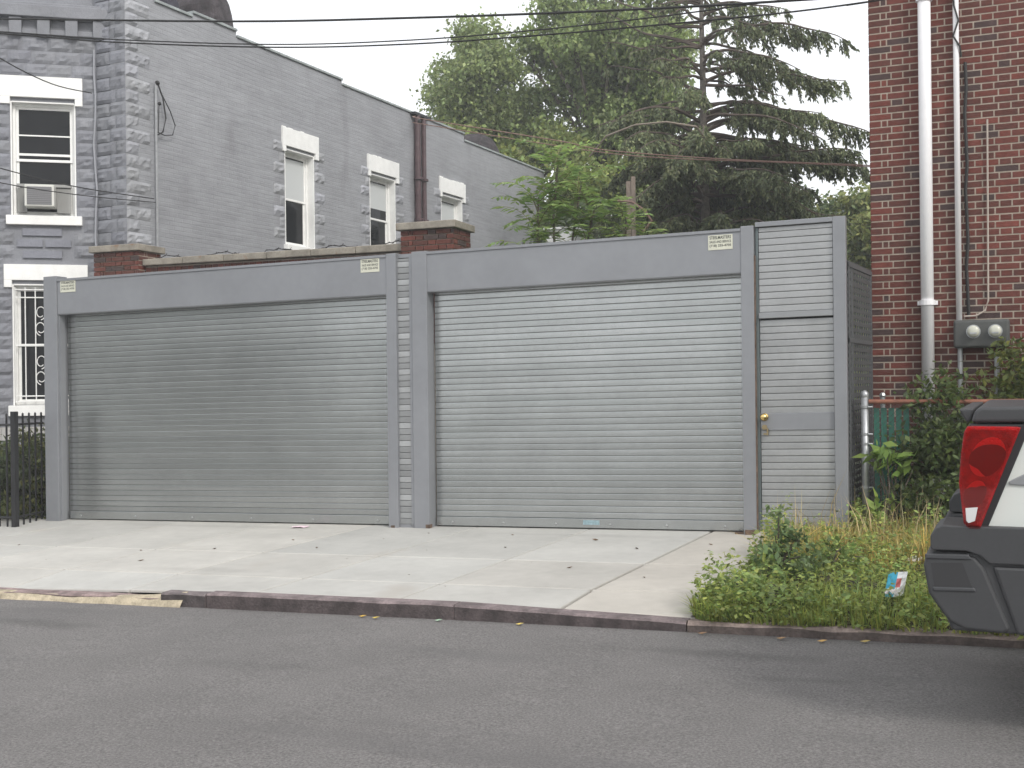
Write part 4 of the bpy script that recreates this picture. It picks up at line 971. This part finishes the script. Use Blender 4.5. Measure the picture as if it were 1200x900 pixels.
lf_pts = [(-4.47, 9.53), (-3.8, 9.78), (-7.3, 9.1), (-2.6, 9.9), (-2.2, 8.6), (-5.2, 10.1), (-6.1, 9.9), (-4.1, 8.4), (-5.0, 9.0), (-3.1, 10.3), (-6.9, 8.6), (-8.4, 9.7), (-2.0, 10.2), (-3.6, 8.0), (-5.9, 8.3), (-7.9, 8.5), (-4.9, 10.5), (-3.3, 9.1), (-1.75, 9.6), (-5.6, 9.5), (-4.0, 10.5), (-6.6, 9.3), (-2.9, 8.9), (-8.9, 9.2)]
proto = None
for k, (x, y) in enumerate(lf_pts):
    if proto is None:
        g = MB(); g.add([(-.028, 0, .004), (0, .014, .002), (.03, 0, .012), (0, -.016, .010), (0, 0, .0)], [(0, 4, 1), (1, 4, 2), (2, 4, 3), (3, 4, 0)]); proto = g.build('dead_leaf', leafbrown); o = proto
    else: o = proto.copy(); C.objects.link(o)
    o.location = (x, y, SZ(x, y)+.001); o.rotation_euler = (random.uniform(-.3, .3), 0, random.uniform(0, 6)); s_ = random.choice((.3, .4, .5, .6, .8, 1.15)); o.scale = (s_, s_, s_)
    tag(o, 'small dead brown leaf lying on the pale concrete sidewalk', 'leaf', 'dead leaves scattered on the sidewalk')
gl = [(-3.95, 7.33, (.55, .35, .06)), (-3.83, 7.3, (.5, .38, .08)), (-3.35, 7.32, (.3, .42, .30)), (-2.75, 7.33, (.55, .42, .1)), (-.75, 7.28, (.5, .3, .08)), (-1.0, 7.3, (.3, .18, .08)), (-.5, 7.33, (.45, .33, .1)), (-1.5, 7.33, (.25, .15, .08))]
for (x, y, c) in gl:
    g = MB(lambda a, b, h: (x+a, y+b, GZ(x)+h)); g.add([(-.03, 0, .012), (0, .016, .018), (.034, 0, .022), (0, -.018, .012), (0, 0, .006)], [(0, 4, 1), (1, 4, 2), (2, 4, 3), (3, 4, 0)], c)
    tag(g.build('gutter_leaf', colm), 'small fallen leaf lying in the gutter against the kerb', 'leaf', 'fallen leaves in the gutter')

# ------------------------------------------------------------------ overhead wires
def wire(pts, r, m, label, name='power_cable', ext=14):
    P_ = [Vector(p) for p in pts]
    d0 = (P_[0]-P_[1]).normalized(); d1 = (P_[-1]-P_[-2]).normalized()
    P_ = [P_[0]+d0*ext*(2/2), P_[0]+d0*ext*.5]+P_+[P_[-1]+d1*ext*.5, P_[-1]+d1*ext] if ext else P_
    # smooth with catmull-rom
    Q = []
    for i in range(len(P_)-1):
        a, b, c, d = P_[max(i-1, 0)], P_[i], P_[i+1], P_[min(i+2, len(P_)-1)]
        for k in range(6):
            t = k/6; Q.append(.5*((2*b)+(c-a)*t+(2*a-5*b+4*c-d)*t*t+(-a+3*b-3*c+d)*t**3))
    Q.append(P_[-1]); g = MB(); g.tube(Q, r, 6); return tag(g.build(name, m), label, 'cable')
wire([(-8.871, 9, 5.325), (-6.056, 9, 4.954), (-4.326, 9, 4.772), (-2.976, 9, 4.647), (-1.67, 9, 4.543), (-.644, 9, 4.477)], .010, wirem, 'thick black overhead cable, highest of the three crossing the picture')
wire([(-8.873, 9, 5.197), (-7.503, 9, 4.959), (-5.696, 9, 4.701), (-4.328, 9, 4.58), (-3.231, 9, 4.53), (-2.216, 9, 4.511), (-1.405, 9, 4.516), (-.643, 9, 4.528)], .006, wirem, 'thin overhead cable in the middle, climbing off the top before the brick house')
wire([(-8.873, 9.03, 5.185), (-7.504, 9.03, 4.94), (-5.696, 9.03, 4.683), (-4.329, 9.03, 4.555), (-3.232, 9.03, 4.495), (-2.217, 9.03, 4.457), (-1.179, 9.03, 4.429), (-.553, 9.03, 4.433), (-.044, 9.03, 4.449)], .007, wirem, 'lowest overhead cable, running to the top corner of the brick house')
def toface(p): return p
wire([(-11.5, 11.0, 6.15), (-11.836, 12, 6.042), (-11.984, 13.1, 5.978), (-12.13, 14.1, 6.09)], .008, wirem, 'single drop cable slanting in front of the upper bay window lintel', 'drop_cable', 0)
wire([(-12.4, 11.0, 4.8), (-11.858, 12.0, 4.57), (-11.547, 13.1, 4.468), (-11.55, 14.8, 4.55)], .008, wirem, 'upper thin drop cable passing before the air conditioner', 'drop_cable', 0)
wire([(-12.4, 11.0, 4.55), (-11.86, 12.0, 4.376), (-11.50, 13.1, 4.349), (-11.56, 14.85, 4.50)], .007, wirem, 'lower thin drop cable passing before the air conditioner', 'drop_cable', 0)
wire([(-10.9, 22.9, 7.5), (-9.76, 21, 6.923), (-6.974, 21, 6.257), (-6.025, 21, 5.998), (-3.928, 21, 5.669), (-1.535, 21, 5.372), (1.5, 21, 5.0)], .011, oldw, 'upper of two brown cables crossing in front of the spruce', 'old_cable', 0)
wire([(-10.9, 22.9, 7.35), (-9.762, 21, 6.821), (-6.975, 21, 6.159), (-5.202, 21, 5.803), (-2.262, 21, 5.444), (1.5, 21, 4.95)], .010, oldw, 'lower of two brown cables crossing in front of the spruce', 'old_cable', 0)

# ------------------------------------------------------------------ parked pickup at the right
cx0 = 0.0
car = thing('pickup_truck', 'silver pickup truck with dark grey cladding parked at the kerb beside the verge', 'car', (2.6, 6.3, GZ(2.6)))
YN, YF = 5.40, 7.22
def cz(u, d, h): return (u, d, h)
g = MB(); g.prism([(.105, .94), (.29, 1.402), (1.9, 1.40), (2.05, 1.44), (4.05, 1.33), (4.3, 1.22), (5.35, 1.10), (5.42, .62), (4.85, .62), (4.75, .8), (4.4, .92), (4.05, .8), (3.95, .55), (1.85, .55), (1.72, .8), (1.4, .9), (1.05, .82), (.95, .62), (.105, .62)][::-1], YN+.012, YF-.012)
g.build('body', silver, car, bevel=.018, seg=3)
g = MB(); g.prism([(1.75, 1.42), (2.15, 1.86), (3.3, 1.88), (4.1, 1.36), (4.1, 1.30), (1.75, 1.38)][::-1], YN+.14, YF-.14); cab = g.build('cab', silver, car, bevel=.05, seg=3)
for (a, b) in (((2.12, 1.46), (2.7, 1.46)), ((2.78, 1.46), (3.75, 1.42))):
    for yy in (YN+.132, YF-.138):
        g = MB(); g.prism([(a[0], a[1]), (b[0], b[1]), (b[0]-.35 if b[0] > 3 else b[0], 1.78), (a[0]+.15 if a[0] < 2.5 else a[0], 1.78)][::-1], yy, yy+.006); g.build('side_window', glass, cab)
# top rail cladding
g = MB(); g.prism([(.085, 1.408), (.10, 1.46), (.125, 1.478), (1.95, 1.478), (1.95, 1.408)][::-1], YN-.005, YF+.005); g.build('bed_rail', clad, car, bevel=.018, seg=3)
g = MB(); g.prism([(.03, 1.465), (.095, 1.468), (.082, 1.41), (.062, 1.405)][::-1], YN+.12, YF-.12); g.build('tailgate_cap', clad, car, bevel=.008)
g = MB(); g.prism([(.10, .70), (.15, 1.40), (.25, 1.40), (.25, .7)][::-1], YN+.10, YF-.10); g.build('tailgate', silver, car, bevel=.02)
# black surround and tail light
def taillight(yn, sgn):
    o2 = lambda pts, d0, d1, m, nm, par, bv=.006: MB().prism(pts[::-1], min(yn+sgn*d0, yn+sgn*d1), max(yn+sgn*d0, yn+sgn*d1)).build(nm, m, par, bevel=bv, seg=3)
    sr = o2([(.078, 1.402), (.325, 1.402), (.145, .945), (.07, .945), (.05, 1.0), (.04, 1.16), (.052, 1.32)], .0, .14, iron, 'light_surround', car)
    ln = o2([(.072, 1.395), (.285, 1.392), (.118, .952), (.075, .952), (.052, .975), (.035, 1.15), (.045, 1.28), (.058, 1.37)], -.022, .12, redl, 'tail_light', car, .02)
    def ell(cx, cz_, rx, rz, a0=0, a1=6.283, rin=0, sk=.25, n_=22):
        P_ = [(cx+rx*cos(a)+sk*rz*sin(a), cz_+rz*sin(a)) for a in np.linspace(a0, a1, n_, endpoint=a1 < 6.2)]
        if rin: P_ += [(cx+rx*q*cos(a)+sk*rz*q*sin(a), cz_+rz*q*sin(a)) for a in np.linspace(a1, a0, n_) for q in [1-(1-rin)*sin(pi*(a-a0)/(a1-a0))]]
        return P_[::-1]
    o2(ell(.150, 1.262, .072, .088), -.0245, -.0225, redd, 'lamp_bowl', ln, .001)
    o2(ell(.098, 1.100, .045, .062), -.0245, -.0225, redd, 'lamp_bowl', ln, .001)
    o2(ell(.150, 1.262, .070, .086, .3, 2.9, .62), -.0275, -.0247, redb, 'reflector_highlight', ln, .001)  # brighter red crescents: highlights in the lamp bowls drawn as shapes
    o2(ell(.150, 1.262, .070, .086, 3.5, 4.9, .72), -.0275, -.0247, redb, 'reflector_highlight', ln, .001)
    o2(ell(.098, 1.100, .043, .060, .6, 2.8, .5), -.0275, -.0247, redb, 'reflector_highlight', ln, .001)
    o2([(.072, 1.395), (.285, 1.392), (.118, .952), (.075, .952), (.052, .975), (.035, 1.15), (.045, 1.28), (.058, 1.37)], -.040, -.032, lensm, 'outer_lens', ln, .003)
    o2([(.060, 1.04), (.11, 1.045), (.098, .985), (.072, .975), (.063, .985)], -.044, -.0405, clearl, 'reverse_lens', ln, .002)
taillight(YN, 1); taillight(YF, -1)
# badge
g = MB(); g.prism([(.235, 1.155), (.30, 1.19), (.52, 1.19), (.52, 1.145), (.30, 1.138), (.235, 1.142)][::-1], YN+.002, YN+.013); g.build('badge', mat('badge_grey', (.28, .29, .30), .35, metal=.5), car, bevel=.003)
# cladding / bumper
NEAR = lambda u, d, h: (u, d, h)
FARC = lambda u, d, h: (u, d, h)
for fn_, ya, yb, sg in ((NEAR, YN, YN+.30, -1), (FARC, YF-.30, YF, 1)):
    da = lambda q: ((ya-q, yb) if sg < 0 else (ya, yb+q))
    g = MB(fn_); g.prism([(-.035, .962), (.95, .955), (.95, .80), (.155, .80), (.115, .835), (.06, .852), (-.075, .852), (-.085, .86), (-.085, .915), (-.06, .95)][::-1], *da(.035)); g.build('bumper_top', clad, car, bevel=.024, seg=3)
    g = MB(fn_); g.prism([(-.072, .846), (.95, .846), (.95, .5), (.0, .5), (-.05, .62)][::-1], *da(.012)); g.build('bumper_core', clad, car, bevel=.012)
    g = MB(fn_); g.prism([(.165, .79), (.95, .79), (.95, .47), (.26, .50)][::-1], *da(.028)); g.build('lower_cladding', clad, car, bevel=.014)
    g = MB(fn_); g.prism([(-.105, .838), (.05, .842), (.095, .825), (.13, .785), (.235, .52), (.20, .50), (.05, .51), (-.01, .54), (-.055, .60), (-.095, .66), (-.115, .78)][::-1], *da(.024)); bs = g.build('bumper_corner', clad, car, bevel=.014, seg=3)
    if sg < 0:
        g = MB(); g.prism([(-.085, .795), (.045, .80), (.085, .69), (-.07, .685)][::-1], YN-.026, YN-.0245); g.build('bumper_pocket', mat('pocket_shade', (.028, .028, .03), .6), bs)  # flat panel on the corner, shade of the recess put into its colour
        g = MB(); g.prism([(-.108, .834), (.07, .838), (.085, .815), (-.108, .812)][::-1], YN-.031, YN-.02); g.prism([(-.080, .690), (.092, .694), (.10, .676), (-.075, .672)][::-1], YN-.031, YN-.02); g.build('bumper_lip', clad2, bs, bevel=.005)
g = MB(); g.prism([(-.04, .66), (.3, .66), (.3, .5), (.02, .5)][::-1], YN+.31, YF-.31); g.build('rear_step', clad, car, bevel=.012)
g = MB(); g.prism([(.95, .955), (5.3, .95), (5.3, .82), (4.8, .9), (4.4, 1.0), (4.0, .9), (3.9, .8), (1.9, .8), (1.75, .95-.02), (1.4, .95-.005), (1.1, .94), (.98, .8)][::-1], YN-.03, YF+.03); g.build('side_cladding', clad, car, bevel=.01)
g = MB(); g.box(1.95, 3.85, YN-.03, YF+.03, .42, .66); g.build('sill_cladding', clad, car, bevel=.02)
g = MB(); g.box(.3, 5.2, YN+.25, YF-.25, .34, .56); g.build('underbody', iron, car)
g = MB(); g.box(5.30, 5.52, YN-.0, YF+.0, .45, .85); g.build('front_bumper', clad, car, bevel=.05)
def wheel(x, y0, y1):
    g = MB(lambda a, b, h: (x+a, b, GZ(x)+.385+h)); n_ = 32
    ring = lambda r, y: [(r*cos(2*pi*k/n_), y, r*sin(2*pi*k/n_)) for k in range(n_)]
    prof = [(.24, y0+.02), (.34, y0), (.375, y0+.02), (.385, y0+.06), (.385, y1-.06), (.375, y1-.02), (.34, y1), (.24, y1-.02)]
    vs = sum([ring(r, y) for r, y in prof], []); fs = [(j*n_+k, j*n_+(k+1) % n_, (j+1)*n_+(k+1) % n_, (j+1)*n_+k) for j in range(7) for k in range(n_)]
    g.add(vs, fs); wl = g.build('wheel', rubber, car, smooth=True)
    g = MB(lambda a, b, h: (x+a, b, GZ(x)+.385+h)); ym = (y0+y1)/2; g.tube([(0, ym-.05, 0), (0, ym+.05, 0)], .24, 24)
    g.tube([(0, y0+.02, 0), (0, y1-.02, 0)], .07, 12)
    for k in range(6):
        an = 2*pi*k/6
        for yy in (y0+.04, y1-.04): g.tube([(.06*cos(an), yy, .06*sin(an)), (.23*cos(an), yy, .23*sin(an))], .022, 6)
    g.build('rim', galvp, wl)
for x in (1.40, 4.42):
    wheel(x, YN+.0, YN+.26); wheel(x, YF-.26, YF-.0)

for ch_ in car.children_recursive:                    # parked slightly askew
    for v in ch_.data.vertices: v.co.x += (v.co.y+6.3-5.4)*.05
# ------------------------------------------------------------------ the far side of the street, seen only as a reflection
limb_tree('street_tree', 'broad street tree on the near side of the street, mirrored darkly in the left shutter', (-18.6, -5.2, 0), (-18.6, -5.2, 4.4),
          clumpset(-18.6, -5.4, 2.1, 2.3, 2.0, 2.3, 60, .7, 1.1, 21), 900, .28, (.035, .06, .03), 'street trees on the near side', .22, sub=.5)
limb_tree('street_tree', 'second street tree on the near side of the street, farther from the truck', (-28, -5, -.3), (-28, -5, 6),
          clumpset(-28, -6, 5.0, 5.2, 3.0, 3.6, 30, .8, 1.3, 22), 380, .28, (.06, .10, .04), 'street trees on the near side', .25, sub=.5)

# thin haze volume added round the whole place to lift the dark tones
hm = bpy.data.materials.new('added_haze'); hm.use_nodes = True; hn = hm.node_tree.nodes; hn.remove(hn['Principled BSDF'])
pv = hn.new('ShaderNodeVolumePrincipled'); pv.inputs['Color'].default_value = (.93, .95, .97, 1); pv.inputs['Density'].default_value = .0026
hm.node_tree.links.new(pv.outputs[0], hn['Material Output'].inputs['Volume'])
g = MB(); g.box(-95, 95, -65, 135, -3.2, 14.5); tag(g.build('haze', hm), 'thin pale haze added in the air over the street to lift the dark tones', 'haze', kind='stuff')

for o in bpy.data.objects:
    if '_w' in o: del o['_w']
